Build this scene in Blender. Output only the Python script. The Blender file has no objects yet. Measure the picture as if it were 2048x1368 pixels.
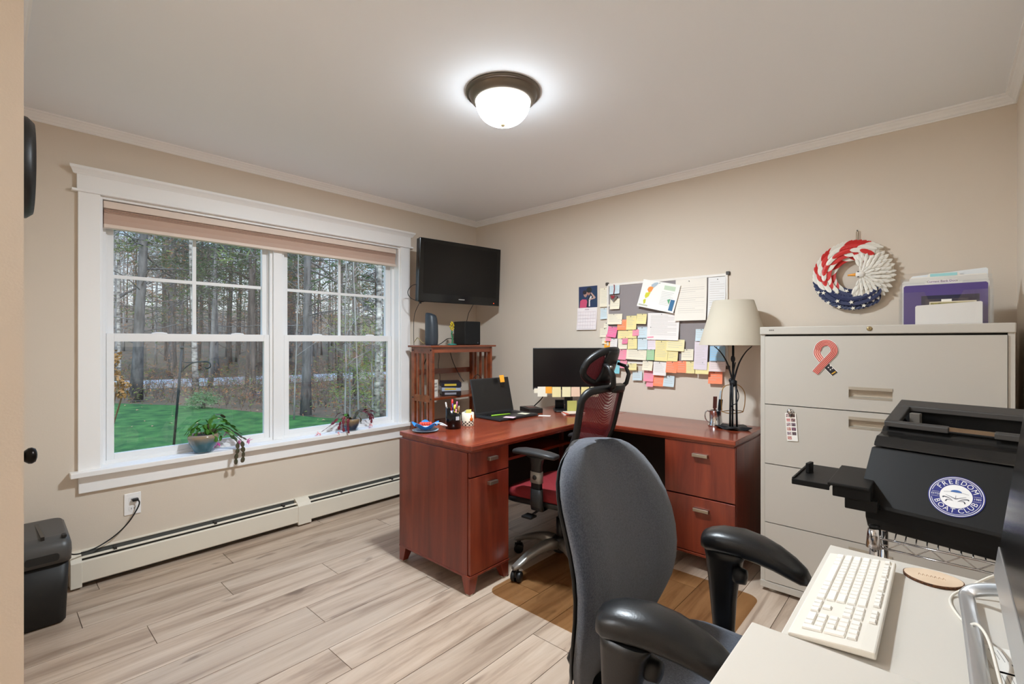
import bpy, bmesh, math, random
from mathutils import Matrix, Vector
R = math.radians
SC = bpy.context.scene
COL = SC.collection

# ------------------------------------------------------------------ camera, sky, exposure
cam_data = bpy.data.cameras.new('camera')
cam = bpy.data.objects.new('camera', cam_data)
COL.objects.link(cam)
cam.location = (0, 0, 1.285)
cam.rotation_euler = (R(90), 0, R(42.17))
cam_data.sensor_width = 36
cam_data.lens = 956 / 2048 * 36
cam_data.shift_y = -2 / 2048
cam_data.clip_start = 0.02
cam_data.clip_end = 300
SC.camera = cam

world = bpy.data.worlds.new('sky')
SC.world = world
world.use_nodes = True
wn = world.node_tree.nodes
wl = world.node_tree.links
wn.clear()
w_out = wn.new('ShaderNodeOutputWorld')
w_bg = wn.new('ShaderNodeBackground')
w_tc = wn.new('ShaderNodeTexCoord')
w_sep = wn.new('ShaderNodeSeparateXYZ')
w_ramp = wn.new('ShaderNodeValToRGB')
wl.new(w_tc.outputs['Generated'], w_sep.inputs[0])
wl.new(w_sep.outputs['Z'], w_ramp.inputs[0])
cr = w_ramp.color_ramp
cr.elements[0].position = 0.0
cr.elements[0].color = (0.50, 0.50, 0.48, 1)
cr.elements[1].position = 1.0
cr.elements[1].color = (0.22, 0.42, 0.80, 1)
e = cr.elements.new(0.10); e.color = (0.43, 0.48, 0.52, 1)
e = cr.elements.new(0.20); e.color = (0.27, 0.38, 0.52, 1)
e = cr.elements.new(0.45); e.color = (0.30, 0.46, 0.72, 1)
wl.new(w_ramp.outputs[0], w_bg.inputs[0])
w_bg.inputs[1].default_value = 2.2
wl.new(w_bg.outputs[0], w_out.inputs[0])

sun_data = bpy.data.lights.new('hazy_sun', 'SUN')
sun_data.energy = 3.6
sun_data.angle = R(70)
sun_data.color = (1.0, 0.95, 0.88)
sun = bpy.data.objects.new('hazy_sun', sun_data)
COL.objects.link(sun)
sun.rotation_euler = (0, R(48), R(-20))     # from behind the house, over the roof onto the woods

LAMP_STRENGTH = 11.0      # glass dome
LAMP_WATTS = 100.0        # bulbs behind the glass
LIGHT_TINT = (0.86, 0.955, 1.03)
HALL_FILL_STRENGTH = 24.0  # added fill panel, out of view in the hall
SC.view_settings.view_transform = 'Standard'
SC.view_settings.look = 'None'
SC.view_settings.exposure = 0.24
SC.view_settings.gamma = 1.0
SC.view_settings.use_curve_mapping = False
SC.cycles.max_bounces = 12
SC.cycles.diffuse_bounces = 9
SC.cycles.glossy_bounces = 5
SC.cycles.transmission_bounces = 8
SC.cycles.transparent_max_bounces = 24
SC.cycles.use_denoising = True
SC.cycles.sample_clamp_indirect = 8.0

# ------------------------------------------------------------------ materials
def lin(c):
    if isinstance(c, (int, float)): c = (c, c, c)
    return tuple(((v / 255) / 12.92 if v / 255 <= .04045 else ((v / 255 + .055) / 1.055) ** 2.4) for v in c) + (1,)
MATS = {}
def M(name, col, rough=.5, metal=0., spec=.5, var=None, bump=None, coat=0., stretch=(1, 1, 1), emit=None, trans=0., ior=1.45, sheen=0., alpha=1.):
    """principled material; var = (noise scale, second colour, contrast 0..1); bump = (scale, strength)"""
    if name in MATS: return MATS[name]
    m = bpy.data.materials.new(name); m.use_nodes = True
    nt = m.node_tree; n = nt.nodes; l = nt.links
    b = n['Principled BSDF']
    b.inputs['Base Color'].default_value = lin(col)
    b.inputs['Roughness'].default_value = rough
    b.inputs['Metallic'].default_value = metal
    b.inputs['Specular IOR Level'].default_value = spec
    b.inputs['IOR'].default_value = ior
    b.inputs['Coat Weight'].default_value = coat
    b.inputs['Coat Roughness'].default_value = .12
    b.inputs['Transmission Weight'].default_value = trans
    b.inputs['Sheen Weight'].default_value = sheen
    b.inputs['Alpha'].default_value = alpha
    if emit:
        b.inputs['Emission Color'].default_value = lin(emit[0]); b.inputs['Emission Strength'].default_value = emit[1]
    if var or bump:
        tc = n.new('ShaderNodeTexCoord'); mp = n.new('ShaderNodeMapping')
        mp.inputs['Scale'].default_value = stretch
        l.new(tc.outputs['Object'], mp.inputs[0])
    if var:
        t = n.new('ShaderNodeTexNoise'); t.inputs['Scale'].default_value = var[0]; t.inputs['Detail'].default_value = 6
        l.new(mp.outputs[0], t.inputs['Vector'])
        r = n.new('ShaderNodeValToRGB')
        w = var[2] if len(var) > 2 else .3
        r.color_ramp.elements[0].position = .5 - w / 2; r.color_ramp.elements[1].position = .5 + w / 2
        r.color_ramp.elements[0].color = lin(col); r.color_ramp.elements[1].color = lin(var[1])
        l.new(t.outputs['Fac'], r.inputs[0]); l.new(r.outputs[0], b.inputs['Base Color'])
    if bump:
        t2 = n.new('ShaderNodeTexNoise'); t2.inputs['Scale'].default_value = bump[0]; t2.inputs['Detail'].default_value = 4
        l.new(mp.outputs[0], t2.inputs['Vector'])
        bp = n.new('ShaderNodeBump'); bp.inputs['Strength'].default_value = bump[1]; bp.inputs['Distance'].default_value = .01
        l.new(t2.outputs['Fac'], bp.inputs['Height']); l.new(bp.outputs[0], b.inputs['Normal'])
    MATS[name] = m
    return m

def wood(name, c1, c2, c3, axis, rough=.4, scale=1., coat=0., rnd=0.0, knots=False):
    """long grained wood; axis is the index the grain runs along"""
    m = bpy.data.materials.new(name); m.use_nodes = True
    nt = m.node_tree; n = nt.nodes; l = nt.links; b = n['Principled BSDF']
    tc = n.new('ShaderNodeTexCoord'); oi = n.new('ShaderNodeObjectInfo')
    add = n.new('ShaderNodeVectorMath'); add.operation = 'MULTIPLY_ADD'
    add.inputs[1].default_value = (1, 1, 1)
    comb = n.new('ShaderNodeCombineXYZ')
    mul = n.new('ShaderNodeMath'); mul.operation = 'MULTIPLY'; mul.inputs[1].default_value = 37.
    l.new(oi.outputs['Random'], mul.inputs[0])
    for i in range(3): l.new(mul.outputs[0], comb.inputs[i])
    l.new(tc.outputs['Object'], add.inputs[0]); l.new(comb.outputs[0], add.inputs[2])
    mp = n.new('ShaderNodeMapping')
    s = [14. * scale] * 3; s[axis] = 1.1 * scale
    mp.inputs['Scale'].default_value = s
    l.new(add.outputs[0], mp.inputs[0])
    t = n.new('ShaderNodeTexNoise'); t.inputs['Scale'].default_value = 1.0; t.inputs['Detail'].default_value = 8; t.inputs['Roughness'].default_value = .62
    t.inputs['Distortion'].default_value = .6
    l.new(mp.outputs[0], t.inputs['Vector'])
    r = n.new('ShaderNodeValToRGB')
    r.color_ramp.elements[0].position = .30; r.color_ramp.elements[0].color = lin(c2)
    r.color_ramp.elements[1].position = .72; r.color_ramp.elements[1].color = lin(c3)
    ee = r.color_ramp.elements.new(.5); ee.color = lin(c1)
    l.new(t.outputs['Fac'], r.inputs[0])
    col = r.outputs[0]
    if knots:
        mp2 = n.new('ShaderNodeMapping'); s2 = [5.5] * 3; s2[axis] = 2.0
        mp2.inputs['Scale'].default_value = s2; l.new(add.outputs[0], mp2.inputs[0])
        t3 = n.new('ShaderNodeTexNoise'); t3.inputs['Scale'].default_value = 1.; t3.inputs['Detail'].default_value = 3; t3.inputs['Distortion'].default_value = 1.2
        l.new(mp2.outputs[0], t3.inputs['Vector'])
        r3 = n.new('ShaderNodeValToRGB'); r3.color_ramp.elements[0].position = .27; r3.color_ramp.elements[1].position = .36
        r3.color_ramp.elements[0].color = (.42, .38, .36, 1); r3.color_ramp.elements[1].color = (1, 1, 1, 1)
        l.new(t3.outputs['Fac'], r3.inputs[0])
        mx = n.new('ShaderNodeMixRGB'); mx.blend_type = 'MULTIPLY'; mx.inputs[0].default_value = .8
        l.new(col, mx.inputs[1]); l.new(r3.outputs[0], mx.inputs[2]); col = mx.outputs[0]
    if rnd:
        hs = n.new('ShaderNodeHueSaturation')
        mr = n.new('ShaderNodeMapRange'); mr.inputs['To Min'].default_value = 1 - rnd; mr.inputs['To Max'].default_value = 1 + rnd
        l.new(oi.outputs['Random'], mr.inputs['Value']); l.new(mr.outputs[0], hs.inputs['Value'])
        l.new(col, hs.inputs['Color']); col = hs.outputs[0]
    l.new(col, b.inputs['Base Color'])
    b.inputs['Roughness'].default_value = rough
    b.inputs['Coat Weight'].default_value = coat; b.inputs['Coat Roughness'].default_value = .15
    bp = n.new('ShaderNodeBump'); bp.inputs['Strength'].default_value = .12; bp.inputs['Distance'].default_value = .004
    l.new(t.outputs['Fac'], bp.inputs['Height']); l.new(bp.outputs[0], b.inputs['Normal'])
    MATS[name] = m
    return m

def pane_mat(name, tint=(250, 252, 252), gloss=.06):
    m = bpy.data.materials.new(name); m.use_nodes = True
    nt = m.node_tree; n = nt.nodes; l = nt.links; n.clear()
    o = n.new('ShaderNodeOutputMaterial'); mx = n.new('ShaderNodeMixShader'); t = n.new('ShaderNodeBsdfTransparent'); g = n.new('ShaderNodeBsdfGlossy')
    t.inputs[0].default_value = lin(tint); g.inputs['Roughness'].default_value = .02
    mx.inputs[0].default_value = gloss
    l.new(t.outputs[0], mx.inputs[1]); l.new(g.outputs[0], mx.inputs[2]); l.new(mx.outputs[0], o.inputs[0])
    MATS[name] = m
    return m

def weave_mat(name, col, cover=.6, scale=260., rough=.6):
    """see-through mesh fabric: threads with real gaps between them"""
    m = bpy.data.materials.new(name); m.use_nodes = True
    nt = m.node_tree; n = nt.nodes; l = nt.links; b = n['Principled BSDF']
    b.inputs['Base Color'].default_value = lin(col); b.inputs['Roughness'].default_value = rough
    tc = n.new('ShaderNodeTexCoord'); mp = n.new('ShaderNodeMapping'); mp.inputs['Scale'].default_value = (scale,) * 3
    l.new(tc.outputs['Object'], mp.inputs[0])
    v = n.new('ShaderNodeTexVoronoi'); v.inputs['Scale'].default_value = 1.; v.inputs['Randomness'].default_value = .15
    l.new(mp.outputs[0], v.inputs['Vector'])
    th = n.new('ShaderNodeMath'); th.operation = 'GREATER_THAN'; th.inputs[1].default_value = 1 - cover
    l.new(v.outputs['Distance'], th.inputs[0])
    o = n['Material Output']; mx = n.new('ShaderNodeMixShader'); t = n.new('ShaderNodeBsdfTransparent')
    l.new(th.outputs[0], mx.inputs[0]); l.new(t.outputs[0], mx.inputs[1]); l.new(b.outputs[0], mx.inputs[2]); l.new(mx.outputs[0], o.inputs[0])
    MATS[name] = m
    return m

def checker_mat(name, c1, c2, scale):
    m = bpy.data.materials.new(name); m.use_nodes = True
    nt = m.node_tree; n = nt.nodes; l = nt.links; b = n['Principled BSDF']
    tc = n.new('ShaderNodeTexCoord'); ck = n.new('ShaderNodeTexChecker')
    ck.inputs['Color1'].default_value = lin(c1); ck.inputs['Color2'].default_value = lin(c2); ck.inputs['Scale'].default_value = scale
    l.new(tc.outputs['Object'], ck.inputs[0]); l.new(ck.outputs[0], b.inputs['Base Color'])
    MATS[name] = m
    return m

# ------------------------------------------------------------------ mesh collecting
WM = {}
I4 = Matrix.Identity(4)
def T(x=0, y=0, z=0): return Matrix.Translation((x, y, z))
def RX(a): return Matrix.Rotation(R(a), 4, 'X')
def RY(a): return Matrix.Rotation(R(a), 4, 'Y')
def RZ(a): return Matrix.Rotation(R(a), 4, 'Z')

class MB:
    def __init__(s, world=True):
        s.v = []; s.f = []; s.mi = []; s.sm = []; s.T = I4.copy(); s.world = world; s.m = 0; s.smooth = False
    def _add(s, vs, fs, smooth=None):
        o = len(s.v)
        s.v += [tuple(s.T @ Vector(p)) for p in vs]
        for f in fs:
            s.f.append(tuple(i + o for i in f)); s.mi.append(s.m); s.sm.append(s.smooth if smooth is None else smooth)
        return s
    def box(s, x0, y0, z0, x1, y1, z1):
        return s._add([(x0, y0, z0), (x1, y0, z0), (x1, y1, z0), (x0, y1, z0), (x0, y0, z1), (x1, y0, z1), (x1, y1, z1), (x0, y1, z1)],
                      [(0, 3, 2, 1), (4, 5, 6, 7), (0, 1, 5, 4), (1, 2, 6, 5), (2, 3, 7, 6), (3, 0, 4, 7)], False)
    def frustum(s, a, b):
        """two boxes' rectangles (x0,y0,x1,y1,z) joined"""
        p = [(a[0], a[1], a[4]), (a[2], a[1], a[4]), (a[2], a[3], a[4]), (a[0], a[3], a[4]), (b[0], b[1], b[4]), (b[2], b[1], b[4]), (b[2], b[3], b[4]), (b[0], b[3], b[4])]
        return s._add(p, [(0, 3, 2, 1), (4, 5, 6, 7), (0, 1, 5, 4), (1, 2, 6, 5), (2, 3, 7, 6), (3, 0, 4, 7)], False)
    def quad(s, a, b, c, d): return s._add([a, b, c, d], [(0, 1, 2, 3)], False)
    def prism(s, poly, h0, h1, smooth=False):
        """2D outline in local XY pushed along Z"""
        n = len(poly)
        vs = [(p[0], p[1], h0) for p in poly] + [(p[0], p[1], h1) for p in poly]
        s._add(vs, [tuple(range(n))[::-1], tuple(range(n, 2 * n))], False)
        o = len(s.v) - 2 * n
        for i in range(n):
            j = (i + 1) % n
            s.f.append((o + i, o + j, o + n + j, o + n + i)); s.mi.append(s.m); s.sm.append(smooth)
        return s
    def loft(s, rings, closed=True, caps=True, smooth=True):
        n = len(rings[0]); vs = [p for r in rings for p in r]; fs = []
        for k in range(len(rings) - 1):
            for i in range(n if closed else n - 1):
                j = (i + 1) % n
                fs.append((k * n + i, k * n + j, (k + 1) * n + j, (k + 1) * n + i))
        s._add(vs, fs, smooth)
        if caps and closed:
            o = len(s.v) - len(vs)
            s.f.append(tuple(o + i for i in range(n))[::-1]); s.mi.append(s.m); s.sm.append(False)
            s.f.append(tuple(o + (len(rings) - 1) * n + i for i in range(n))); s.mi.append(s.m); s.sm.append(False)
        return s
    def lathe(s, prof, n=24, c=(0, 0, 0), caps=True, smooth=True, sx=1., sy=1.):
        rings = [[(c[0] + r * sx * math.cos(2 * math.pi * i / n), c[1] + r * sy * math.sin(2 * math.pi * i / n), c[2] + z) for i in range(n)] for r, z in prof]
        return s.loft(rings, True, caps, smooth)
    def tube(s, pts, r, n=8, caps=True, flat=1., ref=None):
        pts = [Vector(p) for p in pts]; k = len(pts)
        rs = r if isinstance(r, (list, tuple)) else [r] * k
        t0 = (pts[1] - pts[0]).normalized()
        up = Vector(ref) if ref else (Vector((0, 0, 1)) if abs(t0.z) < .9 else Vector((1, 0, 0)))
        a = t0.cross(up).normalized(); rings = []
        for i in range(k):
            t = (pts[min(i + 1, k - 1)] - pts[max(i - 1, 0)]).normalized()
            a = (a - t * a.dot(t)).normalized(); b = t.cross(a)
            rings.append([tuple(pts[i] + (a * math.cos(2 * math.pi * j / n) + b * (math.sin(2 * math.pi * j / n) * flat)) * rs[i]) for j in range(n)])
        return s.loft(rings, True, caps, n > 4)
    def cyl(s, a, b, r, n=16, r2=None): return s.tube([a, b], [r, r if r2 is None else r2], n)
    def sphere(s, c, r, nu=16, nv=10):
        rx, ry, rz = (r, r, r) if isinstance(r, (int, float)) else r
        vs = [(c[0], c[1], c[2] - rz)]; fs = []
        for k in range(1, nv):
            t = -math.pi / 2 + math.pi * k / nv
            for i in range(nu):
                p = 2 * math.pi * i / nu
                vs.append((c[0] + rx * math.cos(t) * math.cos(p), c[1] + ry * math.cos(t) * math.sin(p), c[2] + rz * math.sin(t)))
        vs.append((c[0], c[1], c[2] + rz)); L = len(vs) - 1
        for i in range(nu):
            j = (i + 1) % nu
            fs.append((0, 1 + j, 1 + i))
            for k in range(nv - 2): fs.append((1 + k * nu + i, 1 + k * nu + j, 1 + (k + 1) * nu + j, 1 + (k + 1) * nu + i))
            fs.append((L, 1 + (nv - 2) * nu + i, 1 + (nv - 2) * nu + j))
        return s._add(vs, fs, True)
    def rbox(s, x0, y0, x1, y1, z0, z1, rad, n=5, smooth=True):
        """box with rounded upright corners"""
        return s.prism(rrect(x0, y0, x1, y1, rad, n), z0, z1, smooth)
    def mesh(s, name, mats, off=None):
        me = bpy.data.meshes.new(name)
        vs = s.v if off is None else [tuple(off @ Vector(p)) for p in s.v]
        me.from_pydata(vs, [], s.f)
        for m in (mats if isinstance(mats, (list, tuple)) else [mats]): me.materials.append(m)
        me.polygons.foreach_set('material_index', s.mi)
        me.polygons.foreach_set('use_smooth', s.sm)
        bm = bmesh.new(); bm.from_mesh(me); bmesh.ops.recalc_face_normals(bm, faces=bm.faces); bm.to_mesh(me); bm.free()
        me.update()
        return me
    def build(s, name, mats, parent=None, bevel=0., seg=2, subsurf=0, norecalc=False):
        loc = None; off = None
        if parent is not None:
            if s.world: off = WM[parent.name].inverted()
        elif s.world and s.v:
            xs = [p[0] for p in s.v]; ys = [p[1] for p in s.v]; zs = [p[2] for p in s.v]
            loc = Vector(((min(xs) + max(xs)) / 2, (min(ys) + max(ys)) / 2, min(zs)))
            off = Matrix.Translation(-loc)
        me = s.mesh(name, mats, off)
        o = bpy.data.objects.new(name, me); COL.objects.link(o)
        if parent is not None:
            o.parent = parent; WM[o.name] = WM[parent.name]
        else:
            if loc is not None: o.location = loc
            WM[o.name] = Matrix.Translation(loc) if loc is not None else I4.copy()
        if bevel:
            md = o.modifiers.new('bevel', 'BEVEL'); md.width = bevel; md.segments = seg; md.limit_method = 'ANGLE'; md.angle_limit = R(40)
        if subsurf:
            md = o.modifiers.new('sub', 'SUBSURF'); md.levels = subsurf; md.render_levels = subsurf
        return o

def rrect(x0, y0, x1, y1, rad, n=5):
    out = []
    for cx, cy, a0 in ((x1 - rad, y1 - rad, 0), (x0 + rad, y1 - rad, 90), (x0 + rad, y0 + rad, 180), (x1 - rad, y0 + rad, 270)):
        for i in range(n + 1):
            a = R(a0 + 90 * i / n); out.append((cx + rad * math.cos(a), cy + rad * math.sin(a)))
    return out
def bez(p0, p1, p2, p3, n=10):
    out = []
    for i in range(n + 1):
        t = i / n; u = 1 - t
        out.append(tuple(u ** 3 * a + 3 * u * u * t * b + 3 * u * t * t * c + t ** 3 * d for a, b, c, d in zip(p0, p1, p2, p3)))
    return out
def smoothpath(pts, n=6):
    """Catmull-Rom through points"""
    P = [Vector(p) for p in pts]; P = [P[0] * 2 - P[1]] + P + [P[-1] * 2 - P[-2]]; out = []
    for i in range(1, len(P) - 2):
        for k in range(n):
            t = k / n
            out.append(tuple(.5 * ((2 * P[i]) + (P[i + 1] - P[i - 1]) * t + (2 * P[i - 1] - 5 * P[i] + 4 * P[i + 1] - P[i + 2]) * t * t + (3 * P[i] - P[i - 1] - 3 * P[i + 1] + P[i + 2]) * t ** 3)))
    out.append(tuple(P[-2]))
    return out

def tag(o, label=None, cat=None, group=None, kind=None):
    if label: o['label'] = label
    if cat: o['category'] = cat
    if group: o['group'] = group
    if kind: o['kind'] = kind
    return o
def thing(name, label, cat, loc=(0, 0, 0), rz=0., group=None, rot=None):
    o = bpy.data.objects.new(name, None); COL.objects.link(o)
    o.empty_display_size = .05
    o.location = loc
    mt = Matrix.Translation(loc) @ (rot if rot is not None else RZ(rz))
    o.rotation_euler = mt.to_euler()
    WM[o.name] = mt
    return tag(o, label, cat, group)
def struct(o): o['kind'] = 'structure'; return o
def link(name, me, parent=None, loc=(0, 0, 0), rot=None, scale=None):
    o = bpy.data.objects.new(name, me); COL.objects.link(o); o.parent = parent; o.location = loc
    if rot is not None: o.rotation_euler = rot.to_euler()
    if scale is not None: o.scale = scale
    WM[o.name] = (WM[parent.name] if parent else I4) @ Matrix.Translation(loc)
    return o
def copy_tree(o, parent=None):
    c = o.copy(); COL.objects.link(c); c.parent = parent
    for ch in list(o.children): copy_tree(ch, c)
    return c

FONT_CACHE = {}
def glyphs(text, size):
    cu = bpy.data.curves.new('t', 'FONT'); cu.body = text; cu.size = size; cu.align_x = 'CENTER'; cu.align_y = 'CENTER'; cu.resolution_u = 3
    ob = bpy.data.objects.new('t', cu); COL.objects.link(ob)
    dg = bpy.context.evaluated_depsgraph_get()
    me = bpy.data.meshes.new_from_object(ob.evaluated_get(dg))
    vs = [tuple(v.co) for v in me.vertices]; fs = [tuple(p.vertices) for p in me.polygons]
    bpy.data.objects.remove(ob); bpy.data.curves.remove(cu); bpy.data.meshes.remove(me)
    return vs, fs
def put_text(mb, text, size, mat4):
    k = (text, size)
    if k not in FONT_CACHE: FONT_CACHE[k] = glyphs(text, size)
    vs, fs = FONT_CACHE[k]
    old = mb.T; mb.T = old @ mat4; mb._add(vs, fs, False); mb.T = old
rng = random.Random(7)
# ------------------------------------------------------------------ palette
WALL = M('wall_paint', (217, 205, 190), .85, bump=(180, .04))
CEIL = M('ceiling_paint', (240, 243, 247), .9)
TRIM = M('white_trim', (244, 243, 242), .45)
VINYL = M('white_vinyl', (238, 238, 238), .4)
BLACK = M('black_plastic', (22, 22, 23), .42)
BLACKG = M('gloss_black', (12, 12, 13), .15)
DARK = M('dark_void', (14, 13, 12), .9)
CHROME = M('chrome', (210, 210, 212), .12, 1.)
NICKEL = M('brushed_nickel', (176, 168, 154), .35, 1.)
STEEL = M('steel_grey', (120, 118, 114), .4, .9)
PAPER = M('paper_white', (240, 237, 230), .8)
INK = M('ink_grey', (150, 146, 145), .9)
CORD = M('cord_black', (20, 20, 20), .5)
OAK = wood('oak_floor', (184, 163, 144), (142, 120, 102), (206, 188, 170), 1, .34, 1., rnd=.08, knots=True)
CHERRY_V = wood('cherry_upright', (116, 44, 28), (84, 28, 18), (142, 62, 38), 2, .32, .8, coat=.25)
CHERRY_Y = wood('cherry_along', (132, 54, 32), (98, 36, 22), (158, 74, 46), 1, .26, .8, coat=.4)
CHERRY_X = wood('cherry_across', (132, 54, 32), (98, 36, 22), (158, 74, 46), 0, .26, .8, coat=.4)
SHELFW = wood('shelf_wood', (134, 62, 30), (104, 44, 22), (158, 80, 44), 1, .3, .8, coat=.7)
GLASS = pane_mat('window_glass')
CLEAR = pane_mat('clear_acrylic', (251, 252, 253), .05)

W, YB, XR, ZC, YN = -3.39, 3.224, .248, 2.438, .07

# ------------------------------------------------------------------ room shell
def slab(name, m, *b): return struct(MB().box(*b).build(name, m))
wl_ = MB()
oy0, oy1, oz0, oz1 = .42, 2.34, .585, 2.07
wl_.box(W - .16, -.05, -.2, W, oy0, ZC); wl_.box(W - .16, oy1, -.2, W, YB + .15, ZC)
wl_.box(W - .16, oy0, -.2, W, oy1, oz0); wl_.box(W - .16, oy0, oz1, W, oy1, ZC)
struct(wl_.build('wall_left', WALL))
slab('wall_back', WALL, W, YB, 0, XR + .15, YB + .15, ZC)
slab('wall_right', WALL, XR, -1.75, 0, XR + .15, YB, ZC)
nw = MB(); XJ = -1.80
nw.box(W, YN - .12, 0, -2.58, YN, ZC); nw.box(-2.58, YN - .12, 2.04, -1.85, YN, ZC); nw.box(-1.85, YN - .12, 0, XJ, YN, ZC)
nw.box(XJ, YN - .12, 2.40, XR, YN, ZC)
struct(nw.build('wall_front', WALL))
slab('ceiling', CEIL, W - .1, -1.75, ZC, XR + .1, YB + .1, ZC + .1)
# hall behind the camera
slab('wall_hall', WALL, -2.6, -1.85, 0, XR + .15, -1.75, ZC)
slab('wall_hallside', WALL, -2.7, -1.85, 0, -2.6, YN - .12, ZC)

floor = struct(MB().box(W - .02, -1.75, -.05, XR + .02, YB + .02, -.012).build('floor', M('subfloor', (60, 46, 36), .9)))
# planks run along the window wall, 190 mm wide; butt joints read off the photograph
pw = .19; x_ref = -3.05
known = {0: [.295, 1.9], 1: [.846, 2.2], 2: [.493, 1.31, 2.6], 3: [-.3, 1.75], 4: [1.046, 2.4], 5: [.2, 1.62], 6: [.966, 2.3], 7: [.5, 1.9], -1: [.968, 2.4], -2: [.4, 1.6]}
prng = random.Random(3); plank_meshes = {}
for k in range(-2, 18):
    x0 = x_ref + pw * k; x1 = x0 + pw
    x0 = max(x0, W); x1 = min(x1, XR)
    if x1 - x0 < .02: continue
    js = known.get(k)
    if js is None:
        js = []; y = -1.75 + prng.uniform(.3, 1.3)
        while y < YB - .3: js.append(y); y += prng.uniform(.9, 1.9)
    js = sorted([-1.75] + [j for j in js] + ([prng.uniform(-1.1, -.4)] if js[0] > .1 else []) + [YB])
    for a, b in zip(js[:-1], js[1:]):
        g = .0013
        key = (round(x1 - x0, 4), round(b - a, 3))
        if key not in plank_meshes:
            lx, ly = (x1 - x0) / 2 - g, (b - a) / 2 - g
            q = MB(False)
            q.box(-lx, -ly, -.012, lx, ly, 0)
            plank_meshes[key] = q.mesh('plank', OAK)
        o = bpy.data.objects.new('plank', plank_meshes[key]); COL.objects.link(o)
        o.parent = floor; o.location = Vector(((x0 + x1) / 2, (a + b) / 2, 0)) - floor.location

# crown moulding
def crown(name, a, b, nrm):
    """profile swept from a to b (xy); nrm points into the room"""
    prof = [(0, 2.391), (.006, 2.391), (.009, 2.396), (.007, 2.401), (.012, 2.405), (.017, 2.413), (.027, 2.421), (.031, 2.428), (.039, 2.430), (.040, ZC), (0, ZC)]
    mb = MB(); d = (Vector(b) - Vector(a)).normalized(); n = Vector(nrm); rings = []
    for p, sgn in ((Vector(a), 1), (Vector(b), -1)):
        rings.append([(p.x + n.x * q + d.x * q * sgn * 1., p.y + n.y * q + d.y * q * sgn, z) for q, z in prof])
    mb.loft(rings, True, True, False)
    return struct(mb.build(name, TRIM))
crown('trim_1', (W, YN), (W, YB), (1, 0))
crown('trim_2', (W, YB), (XR, YB), (0, -1))
crown('trim_3', (XR, YB), (XR, YN), (-1, 0))
crown('trim_4', (XJ - .02, YN), (W, YN), (0, 1))

# ------------------------------------------------------------------ door in the wall beside the opening
dm = M('door_paint', (214, 200, 176), .5)
door = struct(MB().box(-2.58, YN - .05, .005, -1.85, YN - .008, 2.035).build('door_1', dm, bevel=.003))
kn = MB(); kn.T = T(-2.50, YN - .008, .862) @ RX(-90)
kn.lathe([(.001, 0), (.030, 0), (.030, .006), (.012, .010), (.010, .030), (.020, .036), (.029, .047), (.030, .056), (.024, .066), (.012, .070), (.001, .071)], 24)
kn.build('knob', M('oil_bronze', (34, 28, 25), .3, .8), door)
ck = thing('wall_clock', 'round black clock edge hanging on the door beside the opening', 'clock', (-2.30, YN, 1.868))
q = MB(); q.T = T(-2.30, YN - .008, 1.868) @ RX(-90)
q.lathe([(.001, 0), (.168, 0), (.170, .012), (.166, .034), (.150, .050), (.145, .046), (.001, .046)], 40); q.build('case', M('clock_black', (26, 23, 21), .45), ck)
q = MB(); q.T = T(-2.30, YN - .008, 1.868) @ RX(-90); q.lathe([(.001, .0455), (.144, .0455), (.144, .047), (.001, .047)], 40); q.build('dial', M('dial_cream', (210, 200, 180), .6), ck)
q = MB(); q.T = T(-2.30, YN - .008, 1.868) @ RX(-90); q.box(-.004, 0, .048, .004, .09, .0495); q.T = q.T @ RZ(-110); q.box(-.004, 0, .0497, .004, .12, .051); q.build('hands', BLACK, ck)

# ------------------------------------------------------------------ window trim
tr = MB()
tr.box(W, .33, .58, W + .02, oy0, 2.075); tr.box(W, oy1, .58, W + .02, 2.43, 2.075)
struct(tr.build('trim_5', TRIM, bevel=.002)); 
hd = MB(); hd.box(W, .325, 2.084, W + .024, 2.436, 2.165)
hd.box(W, .305, 2.072, W + .032, 2.455, 2.085)
pf = [(0, 2.163), (.026, 2.163), (.030, 2.170), (.040, 2.182), (.050, 2.190), (.052, 2.203), (0, 2.203)]
hd.loft([[(W + q, y + sg * q * .6, z) for q, z in pf] for y, sg in ((.325, -1), (2.436, 1))], True, True, False)
struct(hd.build('trim_6', TRIM, bevel=.0015))
st = MB(); st.box(W - .14, oy0, .572, W + .001, oy1, .6005); st.box(W, .297, .572, W + .062, 2.465, .600); st.box(W, .332, .480, W + .02, 2.43, .573)
struct(st.build('window_sill', TRIM, bevel=.004, seg=3)); bpy.data.objects['window_sill'].name = 'trim_7'
jb = MB()
jb.box(W - .16, oy0, .585, W + .001, oy0 + .012, oz1); jb.box(W - .16, oy1 - .012, .585, W + .001, oy1, oz1); jb.box(W - .16, oy0 + .012, oz1 - .014, W + .001, oy1 - .012, oz1)
jb.box(W - .15, 1.343, .6006, W - .050, 1.401, oz1 - .0141)
struct(jb.build('trim_8', VINYL, bevel=.0015))

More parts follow.
